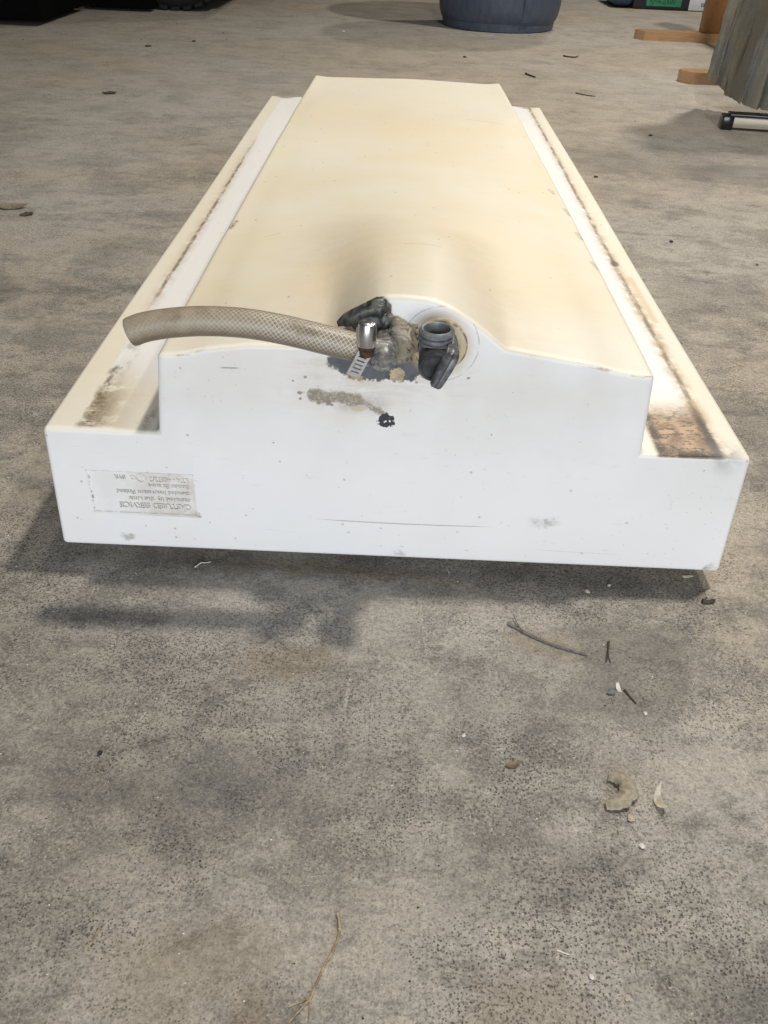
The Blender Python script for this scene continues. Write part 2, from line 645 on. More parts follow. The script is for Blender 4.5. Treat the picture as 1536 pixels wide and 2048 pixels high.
tm = M('aged_polyethylene')
x, y, z = tm.x, tm.y, tm.z
nx, ny, nzv = tm.normal()
ax = x.abs()
up = nzv.ss(0.28, 0.66)
n_lo = tm.noise(7, 4, 0.6)
n_md = tm.noise(60, 5, 0.65)
n_hi = tm.noise(420, 3, 0.7)
n_st = tm.noise(90, 4, 0.7, (0.25, 1.6, 1))
n_hair = tm.noise(150, 4, 0.75, (0.22, 2.4, 1), seed=3.0)
WHITE = (0.85, 0.84, 0.825)
CREAM = (0.81, 0.730, 0.535)
col = tm.mix(n_lo.ss(0.35, 0.65) * 0.5, WHITE, (0.82, 0.80, 0.76))
n_yel = tm.noise(4.2, 4, 0.6, seed=51.0)
yel = (n_yel.ss(0.34, 0.60) * 0.65 + 0.20) * y.ss(-0.05, 0.15) * y.ss(1.25, 0.80).mx(0.35)
cream = tm.mix(yel.clamp(), (0.84, 0.800, 0.690), (0.82, 0.730, 0.535))
cream = tm.mix(z.ss(0.150, 0.142) * 0.5, cream, (0.83, 0.79, 0.68))
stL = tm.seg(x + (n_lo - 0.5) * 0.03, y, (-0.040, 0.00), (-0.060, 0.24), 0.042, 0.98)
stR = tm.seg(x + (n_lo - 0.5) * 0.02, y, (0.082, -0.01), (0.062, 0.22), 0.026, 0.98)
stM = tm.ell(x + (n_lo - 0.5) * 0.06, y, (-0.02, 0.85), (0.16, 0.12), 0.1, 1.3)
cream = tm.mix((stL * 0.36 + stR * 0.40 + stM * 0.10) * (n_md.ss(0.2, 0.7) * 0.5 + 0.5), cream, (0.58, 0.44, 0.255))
cream = tm.mix(n_st.ss(0.5, 0.8) * 0.25, cream, (0.72, 0.62, 0.42))
col = tm.mix(up, col, cream)
# the band where a steel bracket kept the light off
onsh = z.ss(0.150, 0.142) * up
strip = ax.ss(0.2145, 0.2165) * ax.ss(0.2625, 0.2605) * (y + (n_md - 0.5) * 0.06).ss(0.05, 0.125) * onsh
col = tm.mix(strip, col, (0.86, 0.85, 0.83))
side_wall = nzv.abs().ss(0.6, 0.4) * nx.abs().ss(0.6, 0.9) * z.ss(0.139, 0.15)
# rows of rust and grime along the bracket edge
right, left = x.ss(-0.01, 0.01), x.ss(0.01, -0.01)
brk = tm.noise(110, 4, 0.7, (1, 0.35, 1), seed=5.0).ss(0.34, 0.56)
wob = (tm.noise(35, 3, 0.6, seed=8.0) - 0.5) * 0.004
dl = ((ax - 0.2615) + wob)
lineR = dl.abs().ss(0.0042, 0.0006) * brk * onsh * right * y.ss(0.0, 0.02)
lineL = dl.abs().ss(0.0034, 0.0006) * brk * onsh * left * y.ss(0.22, 0.32) * y.ss(1.05, 0.85)
haze_l = dl.abs().ss(0.013, 0.0) * onsh * 0.90 * (right * (y.ss(0.8, 0.2) * 0.5 + 0.5) + left * 0.5 * y.ss(0.18, 0.3) * y.ss(1.1, 0.8))
col = tm.mix(haze_l * n_md.ss(0.3, 0.6), col, (0.46, 0.33, 0.165))
col = tm.mix((lineR * 0.80).mx(lineL * 0.8), col, (0.165, 0.110, 0.055))
nodR = tm.ell(x + wob, y, (0.262, 0.445), (0.006, 0.012), 0.5, 1.3) * onsh
col = tm.mix(nodR * 0.85, col, (0.12, 0.07, 0.04))
orn = tm.seg(x, y, (0.272, 0.27), (0.272, 0.40), 0.003, 0.95) * onsh
col = tm.mix(orn * 0.45, col, (0.62, 0.36, 0.10))
# right front: brown bracket print
qx, qy = x + (n_md - 0.5) * 0.008, y + (n_md - 0.5) * 0.02
padR = qx.ss(0.2125, 0.2165) * qx.ss(0.264, 0.261) * qy.ss(0.10, 0.045) * onsh
scr = tm.noise(230, 3, 0.7, (0.55, 1.0, 1), seed=2.0)
col = tm.mix(padR * 0.85, col, (0.40, 0.225, 0.095))
col = tm.mix(padR * n_md.ss(0.40, 0.60) * 0.75, col, (0.17, 0.095, 0.045))
col = tm.mix(padR * n_md.ss(0.42, 0.30) * 0.35, col, (0.52, 0.32, 0.14))
edge_d = (ax - 0.2155).abs().ss(0.007, 0.001).mx((ax - 0.2605).abs().ss(0.007, 0.001)) * qy.ss(0.10, 0.05)
frontline = y.ss(0.012, 0.003) * qx.ss(0.214, 0.218) * qx.ss(0.2655, 0.262)
col = tm.mix((edge_d.mx(frontline) * onsh * right) * n_md.ss(0.28, 0.52) * (n_hi.ss(0.3, 0.52) * 0.5 + 0.5), col, (0.050, 0.030, 0.018))
col = tm.mix(padR * scr.ss(0.53, 0.58) * n_hi.ss(0.3, 0.5) * 0.85, col, (0.045, 0.035, 0.028))
gR = tm.ell(x + (n_md - 0.5) * 0.01, y + z - ZS, (0.268, 0.004), (0.016, 0.022), 0.2, 1.3) * right
col = tm.mix(gR * 0.55 * n_md.ss(0.3, 0.6), col, (0.20, 0.20, 0.215))
# left front: black scuffs, then a shade patch painted by the wall
lx = x + 0.2615 + (n_md - 0.5) * 0.010      # distance in from the bracket edge
n_das = tm.noise(190, 4, 0.7, (0.22, 1.9, 1), seed=61.0)
grn = n_hi.ss(0.36, 0.58) * 0.5 + 0.5
edgeL = lx.ss(-0.0015, 0.0040) * (y + z - ZS + (n_md - 0.5) * 0.006).ss(0.001, 0.010)
coreL = edgeL * lx.ss(0.036, 0.006) * (y + (n_md - 0.5) * 0.03).ss(0.088, 0.040) * onsh
washL = edgeL * lx.ss(0.056, 0.005) * (y + (n_md - 0.5) * 0.04).ss(0.17, 0.04) * onsh
trail = edgeL * lx.ss(0.020, 0.002) * (y + (n_md - 0.5) * 0.05).ss(0.21, 0.09) * onsh
col = tm.mix(washL * n_md.ss(0.25, 0.60) * 0.75, col, (0.46, 0.37, 0.24))
col = tm.mix(trail * tm.noise(75, 4, 0.7, (1, 0.6, 1), seed=31.0).ss(0.45, 0.58) * 0.85, col, (0.16, 0.115, 0.06))
col = tm.mix(coreL * n_md.ss(0.34, 0.60) * grn * 0.85, col, (0.175, 0.125, 0.075))
col = tm.mix(coreL * lx.ss(0.026, 0.012) * n_das.ss(0.57, 0.62) * 0.85, col, (0.035, 0.030, 0.027))
col = tm.mix(tm.ell(qx, qy, (-0.2055, 0.024), (0.006, 0.022), 0.3, 1.2) * onsh * n_md.ss(0.42, 0.60) * 0.5, col, (0.16, 0.13, 0.095))  # tints in the hose's shade beside the raised wall
# corners at the far end
col = tm.mix(tm.ell(ax, y, (0.255, 1.385), (0.022, 0.02), 0.2, 1.2) * onsh * n_md.ss(0.35, 0.55) * 0.75, col, (0.16, 0.13, 0.10))
# hair scratches and specks on the yellowed top
sd, sr, sg = tm.voro(95, tm.vec(x, y * 0.55, z))
speck = sd.ss(0.16, 0.05) * sr.ss(0.86, 0.90)
col = tm.mix(speck * 0.55, col, (0.28, 0.23, 0.15))
fd, fr_, fg = tm.voro(150)
speck2 = fd.ss(0.20, 0.08) * fr_.ss(0.93, 0.95)
col = tm.mix(speck2 * 0.22, col, (0.30, 0.28, 0.25))
col = tm.mix(n_hair.ss(0.70, 0.78) * up * 0.30, col, (0.55, 0.46, 0.30))
for a, b, w, s_ in (((0.095, 0.860), (0.150, 0.842), 0.0012, 0.45), ((-0.181, 0.30), (-0.179, 0.325), 0.0022, 0.8),
                    ((0.185, 0.42), (0.188, 0.395), 0.0022, 0.5), ((0.1865, 0.335), (0.189, 0.315), 0.0024, 0.55),
                    ((0.187, 0.245), (0.190, 0.225), 0.0020, 0.5), ((0.178, 0.50), (0.182, 0.48), 0.0022, 0.5),
                    ((0.0, 0.155), (0.032, 0.165), 0.0008, 0.5), ((-0.14, 0.26), (-0.125, 0.27), 0.0008, 0.3)):
    col = tm.mix(tm.seg(x, y, a, b, w, 0.8) * up * z.ss(0.16, 0.18) * n_hi.ss(0.3, 0.6) * s_, col, (0.13, 0.12, 0.10))
# front face marks
fr = ny.ss(-0.55, -0.85)
fx, fz = x + (n_md - 0.5) * 0.005, z + (n_md - 0.5) * 0.005
fxx, fzz = x + (n_hi - 0.5) * 0.004 + (n_md - 0.5) * 0.010, z + (tm.noise(330, 3, 0.7, seed=6.0) - 0.5) * 0.005 + (tm.noise(75, 3, 0.6, seed=6.0) - 0.5) * 0.010
# slight grime, with the upper half's greyer shading painted in
col = tm.mix(fr * z.ss(0.08, 0.20) * (n_lo.ss(0.3, 0.65) * 0.35 + 0.12), col, (0.62, 0.585, 0.52))
col = tm.mix(fr * tm.noise(3.5, 3, 0.6, seed=40.0).ss(0.50, 0.68) * 0.22, col, (0.60, 0.575, 0.53))
col = tm.mix(fr * n_hair.ss(0.60, 0.72) * 0.12, col, (0.45, 0.43, 0.40))
col = tm.mix(fr * tm.ell(fx, fz, (-0.045, 0.182), (0.06, 0.03), 0.2, 1.3) * 0.35 * n_md.ss(0.3, 0.6), col, (0.62, 0.53, 0.42))
b1 = tm.seg(fxx, fzz, (-0.0655, 0.1785), (-0.034, 0.1765), 0.0058, 0.25)
b2 = tm.seg(fxx, fzz, (-0.034, 0.1765), (-0.013, 0.1655), 0.0032, 0.5)
b3 = tm.ell(fx, fz, (-0.030, 0.173), (0.028, 0.010), 0.2, 1.2) * 0.45
col = tm.mix((b1 * 0.85).mx(b2 * 0.8).mx(b3 * 0.8) * fr * (n_md.ss(0.3, 0.5) * 0.5 + 0.5) * (n_hi.ss(0.30, 0.52) * 0.55 + 0.45), col, (0.185, 0.145, 0.095))
col = tm.mix(fr * tm.ell(fx, fz, (-0.031, 0.1685), (0.0065, 0.0028), 0.85, 1.05) * 0.6, col, (0.55, 0.46, 0.29))
for c, r in (((-0.0775, 0.1805), 0.0020), ((-0.077, 0.1755), 0.0012), ((-0.073, 0.194), 0.0013), ((-0.053, 0.1705), 0.0014),
             ((-0.083, 0.190), 0.0010), ((-0.0555, 0.1712), 0.0018), ((0.052, 0.199), 0.0012), ((-0.215, 0.043), 0.0008),
             ((0.075, 0.150), 0.0008), ((-0.10, 0.134), 0.0008), ((0.012, 0.193), 0.0012)):
    col = tm.mix(fr * tm.ell(fx, fz, c, (r * 1.2, r), 0.5, 1.1) * 0.8, col, (0.20, 0.165, 0.125))
n_sc = tm.noise(70, 5, 0.75, (0.35, 1, 2.4), seed=71.0)
col = tm.mix(fr * n_sc.ss(0.64, 0.74) * 0.30, col, (0.42, 0.39, 0.35))
vd, vr, vg = tm.voro(480)
col = tm.mix(fr * vd.ss(0.34, 0.12) * vr.ss(0.955, 0.97) * n_lo.ss(0.48, 0.62) * 0.55, col, (0.22, 0.19, 0.15))
gr_ = tm.ell(x + (n_md - 0.5) * 0.03, z + (n_lo - 0.5) * 0.02, (-0.015, 0.205), (0.075, 0.035), 0.1, 1.3)
col = tm.mix(fr * gr_ * (n_sc.ss(0.35, 0.62) * 0.5 + 0.12), col, (0.50, 0.43, 0.33))
n_j1, n_j2 = tm.noise(170, 3, 0.7, seed=81.0), tm.noise(170, 3, 0.7, seed=87.0)
fxx, fzz = fxx + (n_j1 - 0.5) * 0.010, fzz + (n_j2 - 0.5) * 0.010
# blue-grey sealant smear round the hose fitting
sm = tm.ell(fxx, fzz, (-0.022, 0.2085), (0.035, 0.0155), 0.90, 1.0).mx(tm.ell(fxx, fzz, (0.006, 0.2085), (0.0145, 0.0140), 0.9, 1.0)) \
    .mx(tm.ell(fxx, fzz, (-0.036, 0.2130), (0.018, 0.010), 0.9, 1.0))
col = tm.mix(sm * fr, col, tm.mix(n_md.ss(0.35, 0.6), (0.070, 0.074, 0.086), (0.115, 0.118, 0.127)))
tan = tm.ell(fxx, fzz, (-0.003, 0.1990), (0.0075, 0.0052), 0.85, 1.0).mx(tm.ell(fxx, fzz, (-0.034, 0.1945), (0.0075, 0.0018), 0.9, 1.0))
col = tm.mix(tan * fr * (n_hi.ss(0.25, 0.45) * 0.4 + 0.6), col, tm.mix(n_md.ss(0.35, 0.6), (0.50, 0.42, 0.28), (0.34, 0.27, 0.17)))
# dark spot of sealant with white nicks
sp = tm.ell(fxx, fzz, (-0.0105, 0.1595), (0.0068, 0.0058), 0.9, 1.0)
nick = tm.noise(330, 2, 0.5, seed=12.0).ss(0.56, 0.60) * tm.ell(x, z, (-0.0095, 0.1592), (0.0045, 0.0035), 0.7, 1.0)
col = tm.mix(sp * fr * nick.inv(), col, (0.040, 0.042, 0.050))
# grime ring round the tap
ddx, ddz = x - 0.0285, z - 0.2245
rr = (ddx.sq() + ddz.sq()).sqrt() + (n_md - 0.5) * 0.002
col = tm.mix(rr.ss(0.0285, 0.019) * fr * 0.55, col, (0.62, 0.50, 0.32))
col = tm.mix((rr - 0.0290).abs().ss(0.0008, 0.0) * brk * fr * 0.55, col, (0.20, 0.17, 0.13))
# long scrape near the bottom and scuffs
scr_y = (x - 0.014) * (x - 0.014) * 0.20
sline = (z - scr_y - 0.0575).abs().ss(0.0007, 0.0001) * x.ss(-0.075, -0.04) * x.ss(0.092, 0.06) * (n_hi.ss(0.25, 0.5) * 0.6 + 0.4)
col = tm.mix(sline * fr * 0.75, col, (0.22, 0.20, 0.18))
sl2 = (z - 0.0375 + x * 0.02).abs().ss(0.0006, 0.0001) * x.ss(0.125, 0.14) * x.ss(0.21, 0.18)
col = tm.mix(sl2 * fr * 0.35 * n_hi.ss(0.3, 0.5), col, (0.4, 0.38, 0.35))
col = tm.mix((z + x * -0.02 - 0.2015).abs().ss(0.0009, 0.0002) * x.ss(-0.140, -0.135) * x.ss(-0.122, -0.127) * fr * 0.7, col, (0.2, 0.17, 0.13))
sc_d, sc_r, sc_g = tm.voro(210, tm.vec(x * 0.5, y, z))
scuff = sc_d.ss(0.25, 0.10) * sc_r.ss(0.88, 0.91) * tm.ell(x, z, (0.03, 0.042), (0.12, 0.018), 0.2, 1.2) * fr
col = tm.mix(scuff * 0.65, col, (0.26, 0.25, 0.24))
for c, r in (((-0.232, 0.0305), (0.007, 0.004)), ((0.005, 0.0240), (0.009, 0.003)), ((0.283, 0.024), (0.006, 0.006)), ((-0.1675, 0.0565), (0.003, 0.003)),
             ((0.13, 0.066), (0.014, 0.006))):
    col = tm.mix(fr * tm.ell(fxx, fzz, c, r, 0.2, 1.2) * n_md.ss(0.35, 0.6) * 0.75, col, (0.24, 0.21, 0.16))
# dirt caught in the maker's plate and along the mould line at the front top edge
pl = (x + 0.2138).abs().ss(0.0455, 0.0445) * (z - 0.0763).abs().ss(0.0228, 0.022) * fr
col = tm.mix(pl * (n_md.ss(0.3, 0.65) * 0.5 + 0.25) * (x.ss(-0.25, -0.19) * 0.75 + 0.25), col, (0.60, 0.545, 0.46))
plt = ((z - 0.0985).abs().ss(0.0009, 0.0002) * (x + 0.2138).abs().ss(0.0455, 0.0450)) * brk.mx(0.5)
pls = ((x + 0.2575).abs().ss(0.0011, 0.0003) * (z - 0.0763).abs().ss(0.0228, 0.022)) * tm.noise(260, 2).ss(0.5, 0.6)
plb = ((z - 0.0560).abs().ss(0.0008, 0.0002) * (x + 0.2138).abs().ss(0.0455, 0.0450)) * brk * 0.5
col = tm.mix(plt.mx(pls).mx(plb) * y.ss(0.02, 0.01) * 0.8, col, (0.17, 0.155, 0.14))
lip = nzv.ss(0.15, 0.5) * nzv.ss(0.95, 0.6) * y.ss(0.02, 0.01) * z.ss(0.19, 0.20)
col = tm.mix(lip * n_hair.ss(0.52, 0.6) * 0.6 * (x.ss(-0.14, -0.16) + x.ss(0.08, 0.1)).clamp(), col, (0.24, 0.20, 0.15))
# chafed black rub along the left foot of the raised centre
tm.set('Base Color', col)
tm.set('Roughness', n_md * 0.16 + 0.36)
tm.set('Specular IOR Level', 0.42)
tm.set('Subsurface Weight', 0.12)
tm.set('Subsurface Radius', (1.0, 0.8, 0.5))
tm.set('Subsurface Scale', 0.006)
tm.bump(n_md * 0.5 + n_st * 0.5 + n_hi * 0.25 + sm * fr * 1.5 - sline * fr, 0.22, 0.0006)

shell = obj('shell', tank_mesh(), tm.mat, tank, ang=60)
wn = shell.modifiers.new('wn', 'WEIGHTED_NORMAL')
wn.keep_sharp = False
wn.weight = 80

# the plinth moulded under the tank
bm = bmesh.new()
add_box(bm, (-0.235, 0.075, 0.0), (0.235, LEN - 0.06, Z0 - 0.0005), 0.004)
obj('base_plinth', bm, tm.mat, tank)

# raised lettering in the plate (moulded upside down)
pm = M('raised_lettering')
nn = pm.noise(500, 3)
pm.set('Base Color', pm.mix(nn.ss(0.40, 0.60), (0.80, 0.78, 0.75), (0.66, 0.64, 0.60)))
pm.set('Roughness', 0.5)


def text_mesh(name, body, size, loc, parent, mat, rot, depth=0.0005, align='LEFT', xs=1.0, bold=0.0):
    cu = bpy.data.curves.new(name, 'FONT')
    cu.body = body
    cu.size = size
    cu.extrude = depth
    cu.align_x = align
    cu.offset = bold
    cu.resolution_u = 3
    tmp = bpy.data.objects.new('tmp_text', cu)
    C.objects.link(tmp)
    dg = bpy.context.evaluated_depsgraph_get()
    me = bpy.data.meshes.new_from_object(tmp.evaluated_get(dg))
    bpy.data.objects.remove(tmp)
    bpy.data.curves.remove(cu)
    me.name = name
    me.materials.clear()
    o = link(name, me, mat, parent)
    o.location = loc
    o.rotation_euler = rot
    o.scale = (xs, 1, 1)
    return o


PY = 0.0013
up_dn = (R(90), R(180), 0)
for body, size, z_, xs in (('CASTUIED SERVICE', 0.0078, 0.0665, 0.93), ('castuied by the Unit', 0.0058, 0.0728, 1.12),
                           ('castuied Innovation Finland', 0.0056, 0.0797, 1.02), ('Boooo Bt ave-t', 0.0060, 0.0868, 0.93),
                           ('LTA - 40872/2', 0.0070, 0.0938, 0.80)):
    text_mesh('raised_lettering', body, size, (-0.1735, PY, z_), shell, pm.mat, up_dn, 0.0012, 'LEFT', xs)
bm = bmesh.new()
for cx_, r_, w_ in ((-0.2135, 0.0040, 0.0005), (-0.2205, 0.0017, 0.0006)):
    for k in range(24):
        pass
    add_lathe(bm, (cx_, 0.0024, 0.0923), (0, -1, 0), [(0, r_ + w_), (0.0018, r_ + w_), (0.0018, r_ - w_), (0, r_ - w_)], 24, close=False)
obj('raised_emblem', bm, pm.mat, shell)
text_mesh('raised_lettering', 'BYR', 0.0052, (-0.2265, PY, 0.0945), shell, pm.mat, up_dn, 0.0012, 'LEFT', 1.0)

# tap boss: a slightly raised ring on the front wall
bsm = M('stained_boss')
n1 = bsm.noise(90, 4, 0.6)
n2 = bsm.noise(40, 3, 0.6)
rr = ((bsm.x - 0.0285).sq() + (bsm.z - 0.2245).sq()).sqrt()
c_ = bsm.mix(n2.ss(0.35, 0.6), (0.68, 0.58, 0.40), (0.56, 0.45, 0.28))
c_ = bsm.mix(rr.ss(0.0175, 0.0130) * n1.ss(0.35, 0.55) * 0.8, c_, (0.26, 0.19, 0.10))
c_ = bsm.mix((rr - 0.0200).abs().ss(0.0012, 0.0002) * n1.ss(0.40, 0.55) * 0.85, c_, (0.12, 0.10, 0.075))
bsm.set('Base Color', c_)
bsm.set('Roughness', 0.5)
bsm.bump(n1, 0.4, 0.0008)
bm = bmesh.new()
add_lathe(bm, (0.0285, 0.0055, 0.2245), (0, -1, -0.03), [(0, 0.0212), (0.0058, 0.0207), (0.0066, 0.0198), (0.0068, 0.0185),
                                                       (0.0060, 0.0160), (0.0060, 0.004)], 48)
obj('tap_boss', bm, bsm.mat, tank)

# --- sealant putty
pt = M('dried_sealant')
pn = pt.noise(150, 5, 0.7)
pn2 = pt.noise(45, 3, 0.6, seed=4.0)
c_ = pt.mix(pn.ss(0.42, 0.62), (0.034, 0.036, 0.036), (0.115, 0.112, 0.098))
c_ = pt.mix(pn2.ss(0.55, 0.70) * 0.75, c_, (0.27, 0.225, 0.15))
c_ = pt.mix(pt.x.ss(-0.012, 0.002) * pn.ss(0.30, 0.52) * 0.9, c_, (0.36, 0.31, 0.225))
pt.set('Base Color', c_)
pt.set('Roughness', pn * 0.45 + 0.12)
pt.bump(pn, 0.5, 0.0011)
bm = bmesh.new()
for c, r, s_, rot, am in (((-0.0300, 0.000, 0.2470), (0.0195, 0.0065, 0.0068), 1.3, -0.42, 0.22), ((-0.0190, 0.001, 0.2525), (0.0095, 0.0075, 0.0070), 3.1, -0.10, 0.28),
                      ((-0.0260, -0.001, 0.2420), (0.0130, 0.0060, 0.0070), 3.6, -0.3, 0.22), ((-0.0130, 0.000, 0.2440), (0.0055, 0.0060, 0.0065), 4.1, 0.3, 0.3),
                      ((-0.0030, 0.001, 0.2395), (0.0080, 0.0070, 0.0055), 4.7, 0.45, 0.3),
                      ((0.0070, 0.001, 0.2280), (0.0060, 0.0070, 0.0110), 5.2, 0.15, 0.3), ((-0.0060, -0.001, 0.2165), (0.0120, 0.0050, 0.0070), 6.4, 0.1, 0.3),
                      ((0.0110, -0.001, 0.2245), (0.0032, 0.0040, 0.0050), 7.7, 0.2, 0.4), ((0.0105, -0.002, 0.2335), (0.0034, 0.0045, 0.0038), 9.1, 0.0, 0.4)):
    add_lump(bm, c, r, s_, am, 1.5, 3, rot)
obj('sealant', bm, pt.mat, tank, ang=180)

# --- hose elbow and hose
HP = [(-0.1905, -0.030, 0.2385), (-0.1800, -0.029, 0.2425), (-0.1607, -0.028, 0.2462), (-0.1357, -0.0275, 0.2485), (-0.1075, -0.027, 0.2478),
      (-0.0793, -0.027, 0.2438), (-0.051, -0.027, 0.2377), (-0.0355, -0.027, 0.2342), (-0.0250, -0.027, 0.2322)]
HP = [(a - 0.003, b, c) for a, b, c in HP]
HR = 0.0105
hm = M('braided_pvc_hose')
u, v_ = hm.uvs()
K, N = 1 / 0.0036, 18.0
g1 = (u * K + v_ * N).fr()
g2 = (u * K - v_ * N + 100.0).fr()
th = ((g1 - 0.5).abs().ss(0.34, 0.46)).mx((g2 - 0.5).abs().ss(0.34, 0.46))
n1 = hm.noise(90, 4, 0.65)
n2 = hm.noise(28, 4, 0.6, seed=3.0)
wear = ((hm.x + 0.108) + (n2 - 0.5) * 0.08).ss(-0.05, 0.035)
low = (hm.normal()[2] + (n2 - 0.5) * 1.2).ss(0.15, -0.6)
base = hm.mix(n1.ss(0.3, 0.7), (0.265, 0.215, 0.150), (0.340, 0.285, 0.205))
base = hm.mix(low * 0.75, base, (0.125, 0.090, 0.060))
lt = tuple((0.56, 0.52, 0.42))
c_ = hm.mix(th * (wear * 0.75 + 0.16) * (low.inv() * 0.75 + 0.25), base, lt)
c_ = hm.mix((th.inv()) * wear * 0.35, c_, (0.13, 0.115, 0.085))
c_ = hm.mix(n2.ss(0.58, 0.70) * 0.5, c_, (0.15, 0.105, 0.065))
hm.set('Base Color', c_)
hm.set('Roughness', n1 * 0.2 + 0.28)
hm.set('Specular IOR Level', 0.4)
hm.bump(th, 0.25, 0.0004)
bm = bmesh.new()
uvl = bm.loops.layers.uv.new('UVMap')
path = smooth_path(HP, 10)
rads = [HR * (1.0 if i > 2 else 0.97 + 0.01 * i) for i in range(len(path))]
r0 = add_tube(bm, path, rads, 32, cap=False, uvl=uvl)
inn = add_tube(bm, path, [HR * 0.74] * len(path), 32, cap=False, uvl=uvl)
for rg, ri in ((r0[0], inn[0]), (r0[-1], inn[-1])):
    for k in range(32):
        bm.faces.new((rg[k], rg[(k + 1) % 32], ri[(k + 1) % 32], ri[k]))
hose = obj('hose', bm, hm.mat, tank, ang=60)

gm = simple('grimy_fitting', (0.27, 0.255, 0.215), 0.34, 0.0, 0.2, 170, (0.085, 0.088, 0.092), 0.5, 0.0008)
bm = bmesh.new()
ex, ey, ez = -0.0145, -0.026, 0.2300
add_lathe(bm, (ex - 0.020, ey, ez + 0.003), (1, 0, -0.15), [(0, 0.0078), (0.006, 0.0078), (0.0065, 0.0092), (0.012, 0.0092), (0.020, 0.0098),
                                                  (0.025, 0.0097), (0.028, 0.0080), (0.0292, 0.003)], 28)
add_lathe(bm, (ex + 0.002, ey + 0.002, ez), (0, 1, 0), [(0, 0.0092), (0.010, 0.0090), (0.026, 0.0086)], 28)
add_lathe(bm, (ex + 0.0015, ey - 0.0085, ez - 0.003), (0.10, -1, -0.35), [(-0.008, 0.0095), (0.0, 0.0098), (0.0016, 0.0090), (0.0014, 0.0074),
                                                          (0.0008, 0.0066), (0.0014, 0.0040), (0.0018, 0.0005)], 28)
obj('elbow_fitting', bm, gm, tank)
bm = bmesh.new()
add_lathe(bm, (-0.0035, -0.0165, 0.2285), (0.18, 1, 0.05), [(0.0015, 0.0085), (0, 0.0115), (0.0012, 0.0142), (0.009, 0.0145), (0.0145, 0.0150)], 6)
bmesh.ops.bevel(bm, geom=bm.edges[:], offset=0.0014, segments=2, affect='EDGES')
obj('fitting_nut', bm, pt.mat, tank)

chrome = M('stainless_steel')
cn = chrome.noise(200, 4, 0.7)
chrome.set('Base Color', chrome.mix(cn.ss(0.55, 0.72) * 0.6, (0.62, 0.62, 0.62), (0.30, 0.22, 0.15)))
chrome.set('Metallic', 1.0)
chrome.set('Roughness', cn * 0.16 + 0.20)
band_m = M('dull_steel_band')
bn_ = band_m.noise(160, 4, 0.7)
band_m.set('Base Color', band_m.mix(bn_.ss(0.45, 0.7), (0.36, 0.355, 0.34), (0.22, 0.20, 0.17)))
band_m.set('Metallic', 0.9)
band_m.set('Roughness', bn_ * 0.2 + 0.30)
rust = simple('rusty_screw', (0.11, 0.060, 0.034), 0.55, 0.3, 0.2, 260, (0.045, 0.028, 0.020), 0.6, 0.001)
clamp = obj('hose_clamp', bmesh.new(), None, tank)
bm = bmesh.new()
add_lathe(bm, (-0.0310, -0.027, 0.2334), (1, 0, -0.22), [(0, 0.0113), (0, 0.0121), (0.0095, 0.0121), (0.0095, 0.0113)], 40, close=False)
# loose end of the band
A0, A1 = Vector((-0.0250, -0.0405, 0.2385)), Vector((-0.0345, -0.0430, 0.2185))
dirv = (A1 - A0).normalized()
wv = Vector((0.93, 0.05, -0.36)).normalized()
nv = dirv.cross(wv).normalized()
L = (A1 - A0).length
hw = 0.0049
slots = [(0.0062 + 0.0030 * k, 0.0072 + 0.0030 * k) for k in range(5)]
cuts = [0.0]
for a, b in slots:
    cuts += [a, b]
cuts.append(L)
for i in range(len(cuts) - 1):
    hole = i % 2 == 1
    for w0, w1 in (((-1, -0.6), (0.6, 1)) if hole else ((-1, 1),)):
        q = []
        for t_, w_ in ((cuts[i], w0), (cuts[i], w1), (cuts[i + 1], w1), (cuts[i + 1], w0)):
            for s_ in (0, 1):
                q.append(bm.verts.new(A0 + dirv * t_ + wv * (w_ * hw) + nv * (s_ * 0.0007)))
        for f in ((0, 2, 4, 6), (7, 5, 3, 1), (0, 1, 3, 2), (2, 3, 5, 4), (4, 5, 7, 6), (6, 7, 1, 0)):
            bm.faces.new([q[j] for j in f])
obj('band', bm, band_m.mat, clamp, smooth=True, ang=30)
bm = bmesh.new()
add_lathe(bm, (-0.0255, -0.0405, 0.2410), (0.03, 0.1, 1), [(0, 0.0064), (0.0005, 0.0067), (0.0125, 0.0067), (0.0158, 0.0062), (0.0168, 0.0050)], 28)
add_box(bm, (-0.0325, -0.0405, 0.2425), (-0.0185, -0.0365, 0.2545), 0.0012)
obj('worm_housing', bm, chrome.mat, clamp)
bm = bmesh.new()
add_lathe(bm, (-0.0253, -0.0410, 0.2335), (0, 0.05, 1), [(0, 0.0048), (0.0008, 0.0056), (0.0045, 0.0056), (0.0050, 0.0066), (0.0078, 0.0066)], 6)
bmesh.ops.bevel(bm, geom=bm.edges[:], offset=0.0006, segments=2, affect='EDGES')
obj('screw', bm, rust, clamp, ang=60)

